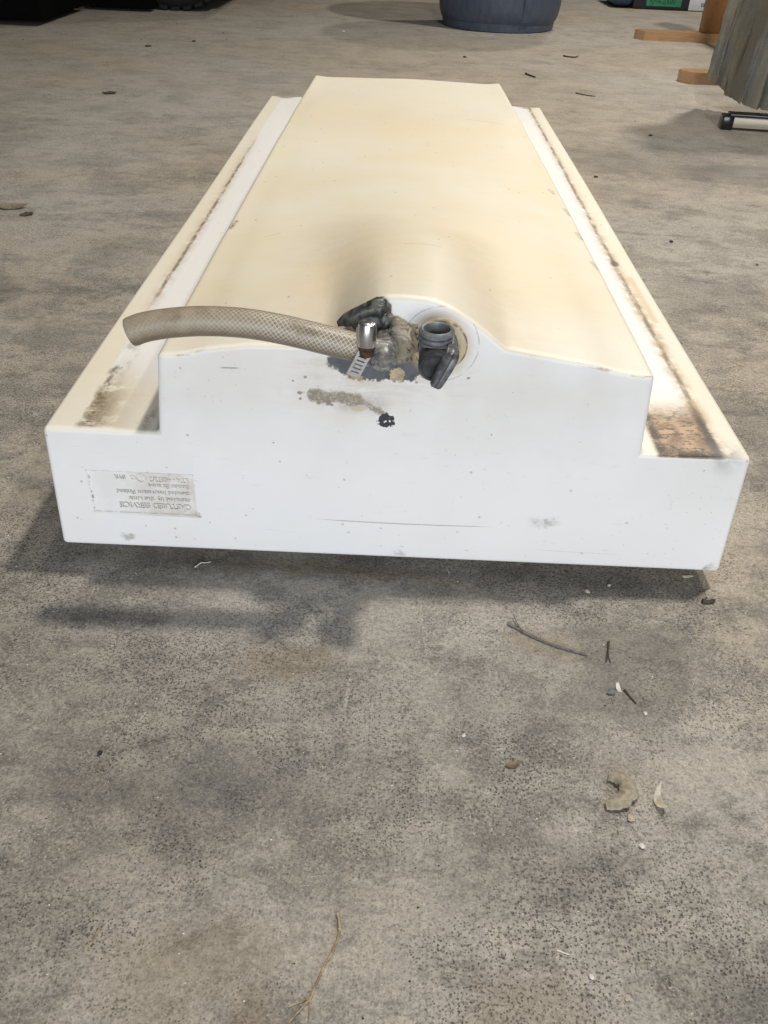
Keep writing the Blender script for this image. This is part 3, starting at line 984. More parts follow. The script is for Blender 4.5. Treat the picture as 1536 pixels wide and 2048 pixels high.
# --- tap
km = M('worn_black_plastic')
kn = km.noise(120, 4, 0.65)
kd = km.noise(55, 3, 0.6, seed=5.0)
c_ = km.mix(kn.ss(0.40, 0.65), (0.115, 0.123, 0.132), (0.200, 0.207, 0.215))
c_ = km.mix(kd.ss(0.55, 0.70) * 0.55, c_, (0.30, 0.26, 0.19))
km.set('Base Color', c_)
km.set('Roughness', kn * 0.3 + 0.28)
km.bump(kn, 0.25, 0.0005)
bk = simple('black_cap_plastic', (0.022, 0.023, 0.025), 0.45, 0, 0.2, 120, (0.055, 0.057, 0.06), 0.2)
tap = obj('tap', bmesh.new(), None, tank)
TAx, TAy = 0.0235, -0.0306
bm = bmesh.new()
prof = [(0.2180, 0.0060), (0.2195, 0.0098), (0.2380, 0.0098), (0.2412, 0.0108), (0.2420, 0.0122), (0.2430, 0.0124), (0.2436, 0.0108), (0.2448, 0.0108),
        (0.2456, 0.0126), (0.2468, 0.0126), (0.2474, 0.0109), (0.2485, 0.0109), (0.2490, 0.0126), (0.2508, 0.0126), (0.2520, 0.0116),
        (0.2524, 0.0108), (0.2520, 0.0096), (0.2505, 0.0090), (0.2400, 0.0086), (0.2385, 0.0040)]
add_lathe(bm, (TAx, TAy, 0), (0, 0, 1), prof, 48)
add_lathe(bm, (TAx, TAy + 0.004, 0.2285), (0.12, 1, -0.1), [(0, 0.0098), (0.012, 0.0100), (0.013, 0.0132), (0.016, 0.0138), (0.023, 0.0138), (0.026, 0.0150), (0.030, 0.0152)], 40)
obj('spout', bm, km.mat, tap, ang=35)
bm = bmesh.new()
add_lathe(bm, (TAx - 0.0005, TAy - 0.002, 0.2320), (0, -1, -0.10), [(0, 0.0110), (0.010, 0.0116), (0.0155, 0.0116), (0.0168, 0.0106), (0.0166, 0.0094),
                                                           (0.0158, 0.0086), (0.0158, 0.001)], 40)
obj('valve_cap', bm, bk, tap, ang=35)
hl = simple('lever_plastic', (0.150, 0.153, 0.155), 0.34, 0, 0.2, 150, (0.050, 0.051, 0.053), 0.3)
bm = bmesh.new()
B0, B1 = Vector((0.0240, -0.0540, 0.2195)), Vector((0.0355, -0.0500, 0.2440))
d_ = (B1 - B0).normalized()
w_ = Vector((0.93, -0.02, -0.36))
w_ = (w_ - d_ * w_.dot(d_)).normalized()
n_ = d_.cross(w_).normalized()
if n_.y > 0:
    n_ = -n_
LB = (B1 - B0).length
# lever: outline cross-section with two raised ribs, swept from tip to root and bent back at the top
sect = [(-1.0, -0.2), (-1.0, 0.75), (-0.82, 1.0), (-0.66, 0.72), (-0.08, 0.62), (0.06, 0.98), (0.2, 0.62), (0.8, 0.70), (1.0, 0.5), (1.0, -0.2)]
st = [(-0.05, 0.50, 0.6, 0), (0.0, 0.78, 0.8, 0), (0.10, 0.88, 1, 0), (0.5, 1.0, 1, 0), (0.80, 1.0, 1.0, 0), (0.93, 0.92, 1.0, 0.0014), (1.00, 0.85, 0.9, 0.006), (1.03, 0.80, 0.9, 0.013), (1.03, 0.7, 0.7, 0.0200)]
rings = []
for t_, sw, sn, bk_ in st:
    rings.append([bm.verts.new(B0 + d_ * (t_ * LB) + w_ * (a * 0.0053 * sw) + n_ * (b * 0.0038 * sn) - n_ * bk_) for a, b in sect])
for i in range(len(rings) - 1):
    for k in range(len(sect)):
        bm.faces.new((rings[i][k], rings[i][(k + 1) % len(sect)], rings[i + 1][(k + 1) % len(sect)], rings[i + 1][k]))
bm.faces.new(rings[0])
bm.faces.new(rings[-1])
obj('lever', bm, hl, tap, ang=50)

# ------------------------------------------------------------------ background things
# rubbish bin
bmt = M('blue_grey_plastic')
bn = bmt.noise(60, 4, 0.6, (1, 1, 0.25))
bmt.set('Base Color', bmt.mix(bn.ss(0.3, 0.7), (0.050, 0.068, 0.105), (0.072, 0.092, 0.130)))
bmt.set('Roughness', bn * 0.2 + 0.38)
bmt.bump(bn, 0.15, 0.001)
bin_ = thing('rubbish_bin', 'large round blue grey plastic bin standing behind the tank', 'bin', (0.435, 4.62, 0))
bm = bmesh.new()
prof = [(0.0, 0.235), (0.0, 0.252), (0.004, 0.258), (0.028, 0.262), (0.034, 0.262), (0.040, 0.268), (0.06, 0.276), (0.09, 0.281), (0.30, 0.296), (0.68, 0.325),
        (0.70, 0.327), (0.70, 0.319), (0.06, 0.268), (0.05, 0.2)]
add_lathe(bm, (0, 0, 0), (0, 0, 1), prof, 72)
obj('body', bm, bmt.mat, bin_, ang=30)
bm = bmesh.new()
add_lathe(bm, (0, 0, 0.66), (0, 0, 1), [(0, 0.327), (0, 0.345), (0.015, 0.350), (0.045, 0.350), (0.052, 0.342), (0.052, 0.320)], 64, close=False)
obj('rim', bm, bmt.mat, bin_, ang=30)
bm = bmesh.new()
for s_ in (0,):
    a0, a1 = R(-73), R(-64)
    P_ = []
    for zz, rr_ in ((0.045, 0.2705), (0.10, 0.2835), (0.30, 0.2985), (0.655, 0.3255)):
        P_.append([bm.verts.new((math.cos(a) * rr_ * k, math.sin(a) * rr_ * k, zz)) for a, k in
                   ((a0, 0.99), (a0 + 0.01, 1.012), ((a0 + a1) / 2, 1.013), (a1 - 0.01, 1.012), (a1, 0.99))])
    for i in range(3):
        for k in range(4):
            bm.faces.new((P_[i][k], P_[i][k + 1], P_[i + 1][k + 1], P_[i + 1][k]))
    bm.faces.new(P_[0][::-1])
    bm.faces.new(P_[-1])
obj('vertical_rib', bm, bmt.mat, bin_, ang=25)

# wooden rack with a blanket over it
wm = M('varnished_wood')
wn1 = wm.noise(30, 5, 0.6, (1, 8, 8))
wm.set('Base Color', wm.mix(wn1.ss(0.3, 0.7), (0.42, 0.245, 0.125), (0.52, 0.33, 0.185)))
wm.set('Roughness', 0.24)
wm.bump(wn1, 0.1, 0.0005)
wp = M('varnished_post_wood')
wn2 = wp.noise(30, 5, 0.6, (8, 8, 1))
wp.set('Base Color', wp.mix(wn2.ss(0.3, 0.7), (0.26, 0.120, 0.042), (0.33, 0.165, 0.062)))
wp.set('Roughness', 0.35)
rack = thing('wooden_rack', 'brown varnished wooden rack with flat feet beside the bin', 'rack', (1.35, 3.80, 0))


def foot(yc, x0):
    bm = bmesh.new()
    w = 0.045
    out = [(x0, -w), (x0 - 0.028, -w + 0.04), (x0 - 0.030, w - 0.02), (x0 - 0.012, w), (1.75, w), (1.75, -w)]
    lo_ = [bm.verts.new((px - 1.35, yc + py - 3.80, 0.0)) for px, py in out]
    hi_ = [bm.verts.new((px - 1.35, yc + py - 3.80, 0.026)) for px, py in out]
    k = len(out)
    for i in range(k):
        bm.faces.new((lo_[i], lo_[(i + 1) % k], hi_[(i + 1) % k], hi_[i]))
    bm.faces.new(lo_[::-1])
    tf = bm.faces.new(hi_)
    r = bmesh.ops.inset_region(bm, faces=[tf], thickness=0.016)
    for vv in tf.verts:
        vv.co.z += 0.010
    bmesh.ops.bevel(bm, geom=[e for e in bm.edges if abs(e.verts[0].co.z - e.verts[1].co.z) > 0.005 or e.verts[0].co.z > 0.02],
                    offset=0.002, segments=2, affect='EDGES')
    return obj('foot', bm, wm.mat, rack, ang=30)


foot(4.385, 1.066)
foot(3.290, 0.985)
for yc in (4.385, 3.29):
    bm = bmesh.new()
    add_box(bm, (-0.028, yc - 3.80 - 0.030, 0.037), (0.072, yc - 3.80 + 0.030, 0.98), 0.004)
    obj('post', bm, wp.mat, rack)
bm = bmesh.new()
add_box(bm, (0.002, -1.02, 0.981), (0.042, 0.62, 1.02), 0.006)
obj('top_rail', bm, wm.mat, rack)

# blanket: a thick sheet hanging in folds
fmx = M('grey_green_fabric')
tn = fmx.noise(900, 2, 0.6, (1, 1, 0.4))
tn2 = fmx.noise(12, 4, 0.6)
tn3 = fmx.noise(160, 3, 0.7, (1, 1, 0.25), seed=3)
c_ = fmx.mix(tn2.ss(0.35, 0.65), (0.42, 0.385, 0.29), (0.36, 0.355, 0.325))
c_ = fmx.mix(tn3.ss(0.45, 0.7) * 0.5, c_, (0.52, 0.48, 0.37))
c_ = fmx.mix(tn.ss(0.4, 0.6) * 0.45, c_, (0.20, 0.195, 0.17))
fmx.set('Base Color', c_)
fmx.set('Roughness', 0.95)
fmx.set('Specular IOR Level', 0.1)
fmx.bump(tn * 0.7 + tn3 * 0.6, 0.8, 0.003)


def sheet(name, label, hem, topz, top_pts, thick, seed):
    """hem: list of (x,y,z) along the bottom edge; top_pts the same count on the rail"""
    bm = bmesh.new()
    hemp = smooth_path(hem, 10)
    topp = smooth_path(top_pts, 10)
    nv_ = 34
    grid = []
    for i, (h_, t_) in enumerate(zip(hemp, topp)):
        colv = []
        for j in range(nv_ + 1):
            t = j / nv_
            p = h_.lerp(t_, t)
            s_ = i / len(hemp)
            f = (1 - t) ** 0.8
            p = p + Vector((0.0, -0.022 * math.sin(s_ * 11 + seed + 1.5 * t) * f - 0.006 * math.sin(s_ * 31 + seed * 2) * f, 0))
            p += Vector((0.010 * mnoise.noise(Vector((s_ * 5, t * 4, seed))), 0.030 * mnoise.noise(Vector((s_ * 7, t * 6, seed + 4))) + 0.012 * mnoise.noise(Vector((s_ * 22, t * 20, seed + 9))), 0))
            if j == 0:
                p.z += 0.007 * mnoise.noise(Vector((i * 0.35, seed, 0)))
            colv.append(bm.verts.new(p))
        grid.append(colv)
    for i in range(len(grid) - 1):
        for j in range(nv_):
            bm.faces.new((grid[i][j], grid[i + 1][j], grid[i + 1][j + 1], grid[i][j + 1]))
    bmesh.ops.solidify(bm, geom=bm.faces[:], thickness=thick)
    o = obj(name, bm, fmx.mat, ang=60)
    return tag(o, label, 'blanket')


sheet('blanket', 'olive grey blanket hanging behind the bluish one over the rack at the right', 
      [(0.902, 2.86, 0.079), (0.925, 2.82, 0.070), (0.945, 2.80, 0.062), (0.970, 2.79, 0.040), (1.03, 2.79, 0.045), (1.20, 2.84, 0.05), (1.5, 2.86, 0.05)], 1.0,
      [(0.962, 2.84, 1.03), (1.00, 2.83, 1.03), (1.03, 2.83, 1.03), (1.07, 2.83, 1.03), (1.14, 2.83, 1.03), (1.3, 2.84, 1.03), (1.6, 2.84, 1.03)], 0.010, 1.0)
sheet('blanket', 'bluish grey blanket with frayed hem hanging nearest the camera at the right edge',
      [(0.929, 2.66, 0.060), (0.945, 2.63, 0.052), (0.974, 2.62, 0.047), (1.03, 2.62, 0.034), (1.12, 2.62, 0.030), (1.3, 2.66, 0.035), (1.55, 2.68, 0.04)], 1.0,
      [(1.060, 2.70, 1.03), (1.075, 2.70, 1.03), (1.10, 2.70, 1.03), (1.15, 2.70, 1.03), (1.24, 2.70, 1.03), (1.4, 2.70, 1.03), (1.62, 2.70, 1.03)], 0.010, 5.0)
bm = bmesh.new()
add_box(bm, (-0.42, -1.115, 1.005), (0.42, -0.945, 1.022), 0.004)
obj('cross_arm', bm, wm.mat, rack)

# padded bar end on the floor
cb = simple('cream_aluminium', (0.47, 0.43, 0.34), 0.4, 0.2, 0.15, 20, (0.36, 0.32, 0.25), 0.05, stretch=(0.3, 6, 6))
bkg = simple('glossy_black', (0.012, 0.012, 0.013), 0.18, 0, 0.1, 60, bump=0.05)
t = thing('folding_bar', 'pale bar with black end cap lying on the floor below the blankets', 'bar', (0.93, 2.55, 0))
t.rotation_euler = (0, 0, R(-6))
bm = bmesh.new()
add_box(bm, (-0.022, -0.018, 0.006), (0.75, 0.018, 0.032), 0.003)
obj('tube', bm, cb, t)
bm = bmesh.new()
add_box(bm, (-0.030, -0.012, 0.033), (0.75, 0.030, 0.040), 0.002)
obj('top_strip', bm, bkg, t)
bm = bmesh.new()
add_box(bm, (-0.050, -0.022, 0.0), (-0.018, 0.022, 0.036), 0.005)
obj('end_cap', bm, bkg, t)

# storage case with labels
nv = simple('navy_case_plastic', (0.020, 0.024, 0.040), 0.45, 0, 0.15, 60, bump=0.05)
bl = simple('blue_case_plastic', (0.035, 0.070, 0.115), 0.45, 0, 0.15, 60, bump=0.05)
gr = simple('green_label', (0.045, 0.30, 0.15), 0.5, 0, 0.1, 60, bump=0)
wh = simple('white_label', (0.72, 0.74, 0.80), 0.5, 0, 0.03, 60, bump=0)
ink = simple('label_ink', (0.02, 0.05, 0.04), 0.6, 0, 0.1, 60, bump=0)
case = thing('storage_case', 'dark navy storage case with a green label and a white label at the top right', 'case', (1.50, 5.70, 0))
bm = bmesh.new()
add_box(bm, (-0.20, 0.0, 0.0), (0.62, 0.42, 0.20), 0.012)
obj('body', bm, nv, case)
bm = bmesh.new()
add_box(bm, (-0.32, -0.004, 0.012), (-0.196, 0.40, 0.19), 0.035, 4)
obj('corner_bumper', bm, bl, case)
bm = bmesh.new()
add_box(bm, (-0.13, -0.009, 0.10), (0.60, -0.002, 0.13), 0.003)
obj('front_ledge', bm, bl, case)
bm = bmesh.new()
add_box(bm, (-0.125, -0.004, 0.018), (0.075, -0.001, 0.072), 0.001)
g_ = obj('green_label', bm, gr, case)
text_mesh('label_text', 'RP/4-2X00', 0.042, (-0.108, -0.0045, 0.031), g_, ink, (R(90), 0, 0), 0.0004, 'LEFT', 0.80)
bm = bmesh.new()
add_box(bm, (0.120, -0.004, 0.004), (0.275, -0.001, 0.066), 0.001)
w_l = obj('white_label', bm, wh, case)
bm = bmesh.new()
for k in range(11):
    x0 = 0.190 + k * 0.0040
    add_box(bm, (x0, -0.0052, 0.024), (x0 + 0.0014 + 0.001 * (k % 3 == 0), -0.0042, 0.044))
obj('barcode', bm, ink, w_l, smooth=False)

# vehicle parked at the far left: only the foot of a tyre and black boxes added for its shade reach the picture
rb = simple('tyre_rubber', (0.011, 0.011, 0.012), 0.9, 0, 0.2, 90, bump=0.4)
vb = simple('dark_paint', (0.03, 0.033, 0.036), 0.4, 0, 0.1, 30, bump=0.05)
st_ = simple('grey_steel', (0.32, 0.32, 0.33), 0.35, 0.9, 0.1, 50, bump=0.05)
veh = thing('parked_trailer', 'dark trailer at the far left of which the foot of a black tyre shows', 'trailer', (-1.10, 4.78, 0))
bm = bmesh.new()
add_lathe(bm, (0, -0.12, 0.335), (0, 1, 0), [(0.05, 0.20), (0.02, 0.205), (0.0, 0.24), (0.0, 0.29), (0.012, 0.317), (0.03, 0.327), (0.21, 0.327),
                                             (0.228, 0.317), (0.24, 0.29), (0.24, 0.24), (0.22, 0.205), (0.19, 0.20)], 72)
for k in range(36):
    a = 2 * math.pi * k / 36
    for s_ in (0, 1, 2):
        mt = Matrix.Translation((0, 0, 0.335)) @ Matrix.Rotation(a + s_ * 0.06, 4, 'Y')
        add_box(bm, (-0.019, -0.118 + s_ * 0.08, 0.318), (0.019, -0.045 + s_ * 0.08, 0.3345), 0.003, 1, mt)
wheel = obj('wheel', bmesh.new(), None, veh)
obj('tyre', bm, rb, wheel)
bm = bmesh.new()
add_lathe(bm, (0, -0.10, 0.335), (0, 1, 0), [(0, 0.204), (0.02, 0.19), (0.03, 0.15), (0.01, 0.10), (0.0, 0.03)], 48)
obj('rim', bm, st_, wheel)
bm = bmesh.new()
add_box(bm, (-3.2, -0.20, 0.40), (0.55, 1.9, 1.1), 0.03)
obj('body', bm, vb, veh)
bm = bmesh.new()
add_lathe(bm, (0, -0.02, 0.335), (0, 1, 0), [(0, 0.03), (1.8, 0.03)], 16)
obj('axle', bm, st_, veh)
bm = bmesh.new()
add_box(bm, (-3.1, -0.10, 0.14), (-0.45, 1.8, 0.395), 0.02)
obj('undertray', bm, vb, veh)
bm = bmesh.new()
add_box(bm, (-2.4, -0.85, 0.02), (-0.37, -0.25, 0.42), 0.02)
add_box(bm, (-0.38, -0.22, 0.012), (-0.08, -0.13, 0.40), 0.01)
obj('shade_boxes', bm, simple('matt_black_shade', (0.004, 0.004, 0.004), 1.0, 0, 0.1, 60, bump=0, spec=0.05), veh)  # added black boxes standing in for the dark shade on the floor

# ------------------------------------------------------------------ litter on the floor
twg = simple('grey_twig_bark', (0.20, 0.185, 0.165), 0.8, 0, 0.25, 300, (0.10, 0.09, 0.08), 0.5)
brk_ = simple('dark_bark', (0.085, 0.062, 0.042), 0.9, 0, 0.25, 300, (0.045, 0.034, 0.025), 0.6)
strw = simple('dry_straw', (0.46, 0.37, 0.21), 0.6, 0, 0.2, 200, (0.25, 0.18, 0.10), 0.3)
husk = simple('dry_husk', (0.68, 0.62, 0.50), 0.7, 0, 0.15, 260, (0.50, 0.43, 0.31), 0.5)
leafm = simple('dry_leaf', (0.26, 0.205, 0.135), 0.8, 0, 0.2, 300, (0.15, 0.115, 0.075), 0.5)
peb = simple('pale_pebble', (0.55, 0.47, 0.36), 0.8, 0, 0.15, 500, (0.40, 0.33, 0.25), 0.4)
whp = simple('white_flake', (0.75, 0.73, 0.68), 0.7, 0, 0.05, 500, (0.62, 0.58, 0.5), 0.3)
blk = simple('black_grit', (0.025, 0.025, 0.024), 0.8, 0, 0.1, 500, bump=0.4)
gry = simple('grey_grit', (0.21, 0.205, 0.185), 0.8, 0, 0.1, 500, bump=0.4)


def stick(name, label, cat, pts, rad, mat, side=(), z=None, group=None):
    bm = bmesh.new()
    P_ = smooth_path([(a, b, (c[0] if c else rad * 0.9)) for a, b, *c in pts], 8)
    n = len(P_)
    rr_ = [rad * (1.0 - 0.45 * i / n) * (1 + 0.14 * mnoise.noise(Vector((i * 0.9, pts[0][0] * 90, 0)))) for i in range(n)]
    for k in range(1, n - 2, 11):
        rr_[k] *= 1.35
    add_tube(bm, P_, rr_, 8)
    for s_ in side:
        Q = smooth_path([(a, b, (c[0] if c else rad * 0.8)) for a, b, *c in s_], 6)
        add_tube(bm, Q, [rad * 0.45 * (1 - 0.5 * i / len(Q)) for i in range(len(Q))], 6)
    return tag(obj(name, bm, mat, ang=60), label, cat, group)


stick('twig', 'long thin grey twig with a forked end on the floor in front of the tank', 'twig',
      [(0.1087, 0.5296), (0.1204, 0.520), (0.134, 0.5109), (0.1495, 0.5031), (0.1709, 0.4959)], 0.0014, twg,
      [[(0.1204, 0.520), (0.1165, 0.529, 0.002), (0.1138, 0.5379, 0.004)], [(0.134, 0.5109), (0.1345, 0.5135, 0.002)]])
stick('bark_bit', 'short dark split twig right of the long grey twig', 'twig', [(0.1912, 0.5126), (0.1885, 0.5020), (0.1848, 0.4895)], 0.0010, brk_,
      [[(0.1885, 0.5020), (0.1880, 0.494), (0.1885, 0.4885)], [(0.1880, 0.500), (0.1865, 0.4925)]])
stick('bark_bit', 'small dark twig scrap beside the pale chip below the long twig', 'twig', [(0.1935, 0.4600), (0.1965, 0.4530), (0.2000, 0.4468)], 0.0009, brk_)
stick('bark_bit', 'knobbly brown bark piece near the front right corner of the tank', 'bark', [(0.2839, 0.5679), (0.2895, 0.5672), (0.2955, 0.5700)], 0.0021, brk_,
      [[(0.286, 0.567), (0.288, 0.571, 0.003)], [(0.292, 0.568), (0.2945, 0.5655, 0.003)]])
stick('twig', 'dark curved twig on the floor beside the bin shadow', 'twig', [(0.622, 3.755), (0.640, 3.735), (0.665, 3.732), (0.682, 3.765)], 0.0030, brk_)
stick('twig', 'short dark twig on the floor behind the tank', 'twig', [(0.425, 3.30), (0.440, 3.26), (0.452, 3.235)], 0.0032, brk_)
stick('twig', 'thin dark twig in the shade left of the blankets', 'twig', [(0.55, 2.98), (0.58, 2.95), (0.605, 2.94)], 0.0018, brk_)
stick('dry_straw', 'dry straw stem with a frayed root end at the bottom of the picture', 'straw',
      [(-0.0174, 0.2706), (-0.0158, 0.2640), (-0.0156, 0.2579), (-0.0185, 0.2480), (-0.0224, 0.2403), (-0.0262, 0.2300), (-0.0292, 0.2209)], 0.0010, strw,
      [[(-0.0292, 0.2209), (-0.034, 0.2155), (-0.0415, 0.2065)], [(-0.0290, 0.2215), (-0.0350, 0.2190), (-0.0405, 0.2165)],
       [(-0.0285, 0.2240), (-0.0305, 0.2205), (-0.0320, 0.2180, 0.002)], [(-0.0292, 0.2215), (-0.0288, 0.2150), (-0.0290, 0.2100)],
       [(-0.0292, 0.2209), (-0.0365, 0.2120), (-0.0450, 0.2010)]])
stick('straw_bit', 'short broken straw at the lower left of the floor', 'straw', [(-0.1560, 0.2545), (-0.1575, 0.2500), (-0.1592, 0.2440)], 0.0007, strw,
      [[(-0.1568, 0.2520), (-0.1592, 0.2495)]])
stick('straw_bit', 'white straw sliver at the lower right of the floor', 'straw', [(0.1125, 0.2545), (0.1160, 0.2531), (0.1195, 0.2520)], 0.0006, whp)
stick('lint_thread', 'curled white thread on the dark shaded floor under the front edge', 'thread', [(-0.168, 0.585), (-0.163, 0.590, 0.002), (-0.160, 0.592), (-0.155, 0.594)], 0.0006, whp)
stick('lint_thread', 'fine pale thread hanging under the middle of the front edge', 'thread', [(0.0590, 0.6020), (0.0600, 0.596, 0.002), (0.0615, 0.590), (0.0600, 0.586)], 0.0003, whp,
      [[(0.0600, 0.596), (0.0625, 0.593)]])


def flake(name, label, cat, outline, loc, rz, curl, mat, thick=0.0006, tilt=0.0, group=None):
    """thin curled sheet with an irregular outline, its edge touching the floor"""
    bm = bmesh.new()
    k = len(outline)
    c = Vector((sum(p[0] for p in outline) / k, sum(p[1] for p in outline) / k, 0))
    vs = [bm.verts.new((p[0], p[1], 0)) for p in outline]
    mid_ = [bm.verts.new(c.lerp(Vector((p[0], p[1], 0)), 0.5)) for p in outline]
    cv = bm.verts.new(c)
    for i in range(k):
        bm.faces.new((vs[i], vs[(i + 1) % k], mid_[(i + 1) % k], mid_[i]))
        bm.faces.new((mid_[i], mid_[(i + 1) % k], cv))
    bmesh.ops.subdivide_edges(bm, edges=bm.edges[:], cuts=1, use_grid_fill=True)
    for v in bm.verts:
        v.co.z = curl * (v.co.x ** 2 * 0.4 + v.co.y ** 2) + 0.0006 * mnoise.noise(v.co * 400 + Vector((loc[0] * 70, 0, 0)))
    bmesh.ops.solidify(bm, geom=bm.faces[:], thickness=thick)
    bmesh.ops.transform(bm, matrix=Matrix.Rotation(tilt, 4, 'X'), verts=bm.verts)
    zmin = min(v.co.z for v in bm.verts)
    for v in bm.verts:
        v.co.z -= zmin
    o = obj(name, bm, mat, ang=70)
    o.location = (loc[0], loc[1], 0.0002)
    o.rotation_euler = (0, 0, rz)
    return tag(o, label, cat, group)


# open seed husk: a curved trough arching over the floor
bm = bmesh.new()
spine = smooth_path([(0.1655, 0.3775, 0.0030), (0.1735, 0.3745, 0.0050), (0.1770, 0.3670, 0.0055), (0.1740, 0.3590, 0.0050), (0.1660, 0.3545, 0.0040), (0.1590, 0.3535, 0.0022)], 7)
wid = [0.0040, 0.0050, 0.0058, 0.0062, 0.0060, 0.0052, 0.0042]
G = []
for i, p in enumerate(spine):
    t = i / (len(spine) - 1)
    tg = (spine[min(i + 1, len(spine) - 1)] - spine[max(i - 1, 0)]).normalized()
    side_ = Vector((tg.y, -tg.x, 0)).normalized()
    w0 = 0.0062 * (0.55 + 0.75 * math.sin(math.pi * min(1, 0.12 + t * 0.8))) * (1 + 0.25 * mnoise.noise(Vector((t * 9, 2, 0))))
    row = []
    for j in range(9):
        a = -1.35 + 2.5 * j / 8
        jag = 1 + (0.30 * mnoise.noise(Vector((t * 16, j * 0.4, 7))) if j in (0, 8) else 0.05 * mnoise.noise(Vector((t * 12, j, 3))))
        q = p - side_ * (w0 * math.sin(a) * jag * 0.8) + Vector((0, 0, w0 * 0.75 * (math.cos(a) - 0.55)))
        q.z = max(q.z, 0.0006)
        row.append(bm.verts.new(q))
    G.append(row)
for i in range(len(G) - 1):
    for j in range(8):
        bm.faces.new((G[i][j], G[i + 1][j], G[i + 1][j + 1], G[i][j + 1]))
bmesh.ops.solidify(bm, geom=bm.faces[:], thickness=0.0005)
tag(obj('seed_husk', bm, husk, ang=70), 'large curved pale seed husk lying open on the floor at the lower right', 'seed husk')
flake('seed_husk', 'small broken husk with dark point right of the large curved husk', 'seed husk',
      [(-0.002, 0.007), (0.001, 0.009), (0.002, 0.004), (0.0035, -0.001), (0.003, -0.006), (0.000, -0.0075), (-0.0028, -0.004), (-0.003, 0.001)],
      (0.1962, 0.3590), 0.12, 160, husk, 0.0006, 0.25)
flake('dry_leaf', 'small curled brown leaf left of the large husk', 'leaf',
      [(-0.006, 0.000), (-0.003, -0.003), (0.002, -0.003), (0.006, 0.001), (0.003, 0.002), (-0.002, 0.002)], (0.0990, 0.3850), 0.1, 130, leafm, 0.0004, 0.2)
flake('paint_chip', 'pale curled chip standing beside the grey pebble below the long twig', 'chip',
      [(-0.0014, 0.004), (0.0012, 0.004), (0.002, 0.0), (0.0012, -0.004), (-0.001, -0.003), (-0.0018, 0.0)], (0.1888, 0.4615), 0.3, 120, whp, 0.0005, 0.5)
flake('paint_chip', 'white paint flake below the right end of the front edge', 'chip',
      [(-0.004, 0.001), (0.0, 0.0015), (0.005, 0.0012), (0.0055, -0.0008), (0.001, -0.001), (-0.003, -0.001)], (0.2795, 0.6020), 0.1, 60, whp, 0.0005)
flake('dry_leaf', 'brown leaf scrap at the left edge of the floor beside the tank', 'leaf',
      [(-0.03, 0.0), (-0.012, -0.012), (0.014, -0.010), (0.03, 0.002), (0.012, 0.010), (-0.012, 0.012)], (-0.712, 1.585), 0.2, 18, leafm, 0.001, 0.15)
flake('dry_leaf', 'smaller brown leaf scrap below the first at the left edge', 'leaf',
      [(-0.012, 0.0), (-0.004, -0.008), (0.010, -0.006), (0.013, 0.002), (0.002, 0.007)], (-0.672, 1.548), 0.6, 30, brk_, 0.001, 0.2)
flake('bark_bit', 'dark bark scrap on the floor in the shade left of the tank', 'bark',
      [(-0.02, 0.0), (-0.006, -0.012), (0.016, -0.006), (0.02, 0.004), (0.002, 0.011)], (-0.84, 2.66), 0.1, 18, brk_, 0.002, 0.1)


def pebble(label, loc, r, mat, seed, name='pebble', cat='pebble', flat=0.6):
    bm = bmesh.new()
    add_lump(bm, (0, 0, 0), (r, r * 0.8, r * flat), seed, 0.35, 1.2, 2)
    zmin = min(v.co.z for v in bm.verts)
    for v in bm.verts:
        v.co.z -= zmin
    o = obj(name, bm, mat, ang=50)
    o.location = (loc[0], loc[1], 0)
    o.rotation_euler = (0, 0, seed)
    return tag(o, label, cat)


pebble('pinkish tan pebble below the large husk', (0.1742, 0.3450), 0.0026, peb, 1.1)
pebble('cream pebble at the lower right below the tan pebble', (0.1775, 0.3244), 0.0022, whp, 2.2)
pebble('grey green pebble beside the pale curled chip', (0.1828, 0.4568), 0.0034, gry, 3.3)
pebble('white pebble right of the dark twig scrap', (0.2050, 0.4370), 0.0018, whp, 4.4)
pebble('pale grey pebble in the dark shade under the front edge', (0.1837, 0.5746), 0.0024, peb, 5.5)
pebble('smaller pale pebble in the dark shade under the front edge, right of another', (0.2052, 0.5848), 0.0018, peb, 6.6)
pebble('black pebble at the left of the floor', (-0.1924, 0.3789), 0.0022, blk, 7.7)
pebble('cream pebble near the bottom right of the picture', (0.1300, 0.2398), 0.0017, whp, 8.8)
pebble('pale pebble nearest the bottom edge at the right', (0.1486, 0.2288), 0.0019, peb, 9.9)
pebble('cream pebble left of the small curled leaf', (0.0655, 0.4085), 0.0017, whp, 10.1)
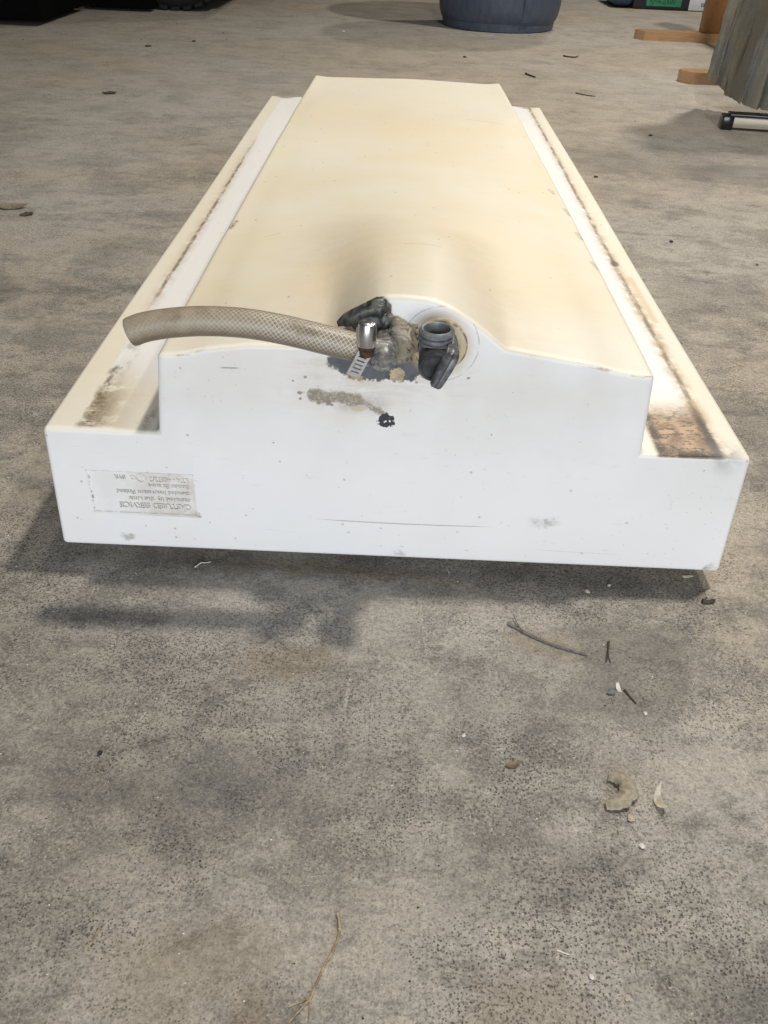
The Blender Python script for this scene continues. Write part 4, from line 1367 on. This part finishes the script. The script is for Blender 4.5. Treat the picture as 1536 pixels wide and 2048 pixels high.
pebble('black grain on the floor right of the tank', (0.5010, 1.5550), 0.0045, blk, 11.1, flat=0.35)
pebble('dark brown crumb on the floor right of the tank, near its far corner', (0.438, 1.98), 0.0050, brk_, 12.1, flat=0.35)
pebble('black crumb beside the bin shadow', (0.23, 3.62), 0.0075, brk_, 13.1, flat=0.35)
pebble('white pebble on the bare floor between the trailer and the bin', (-0.265, 4.18), 0.008, whp, 14.1, flat=0.4)
pebble('dark crumb in the shade left of the bar', (0.66, 2.42), 0.0055, brk_, 15.1, flat=0.35)
pebble('pair of dark crumbs left of the tank, the left one', (-0.95, 3.55), 0.012, brk_, 16.1, flat=0.25)
pebble('dark crumb right of a pair of crumbs behind the tank at the left', (-0.815, 3.72), 0.010, brk_, 17.1, flat=0.25)


def grit(name, label, n, mat, rmin, rmax, box, seed, clear=True):
    rng = random.Random(seed)
    bm = bmesh.new()
    for _ in range(n):
        px_, py_ = rng.uniform(box[0], box[1]), rng.uniform(box[2], box[3])
        if clear and -0.29 < px_ < 0.31 and 0.585 < py_ < 2.0:
            continue
        r = rmin + (rmax - rmin) * rng.random() ** 3
        a = rng.uniform(0, 6.28)
        vs = []
        for k in range(5):
            t = a + 2 * math.pi * k / 5
            q = r * rng.uniform(0.6, 1.1)
            vs.append(bm.verts.new((px_ + math.cos(t) * q, py_ + math.sin(t) * q * 0.75, 0.0)))
        tp = bm.verts.new((px_ + rng.uniform(-.3, .3) * r, py_ + rng.uniform(-.3, .3) * r, r * 0.65))
        for k in range(5):
            bm.faces.new((vs[k], vs[(k + 1) % 5], tp))
    o = obj(name, bm, mat, smooth=False)
    return tag(o, label, 'grit', kind='stuff')


grit('pale_grit', 'fine pale sand grains scattered over the concrete', 900, whp, 0.0003, 0.0010, (-0.45, 0.45, 0.18, 0.75), 1)
grit('dark_grit', 'fine dark grit scattered over the concrete', 700, blk, 0.0004, 0.0011, (-0.5, 0.5, 0.18, 0.85), 2)
grit('dark_crumbs', 'dark crumbs and dust scattered over the far floor', 90, brk_, 0.001, 0.0050, (-1.6, 1.6, 0.9, 5.0), 3)
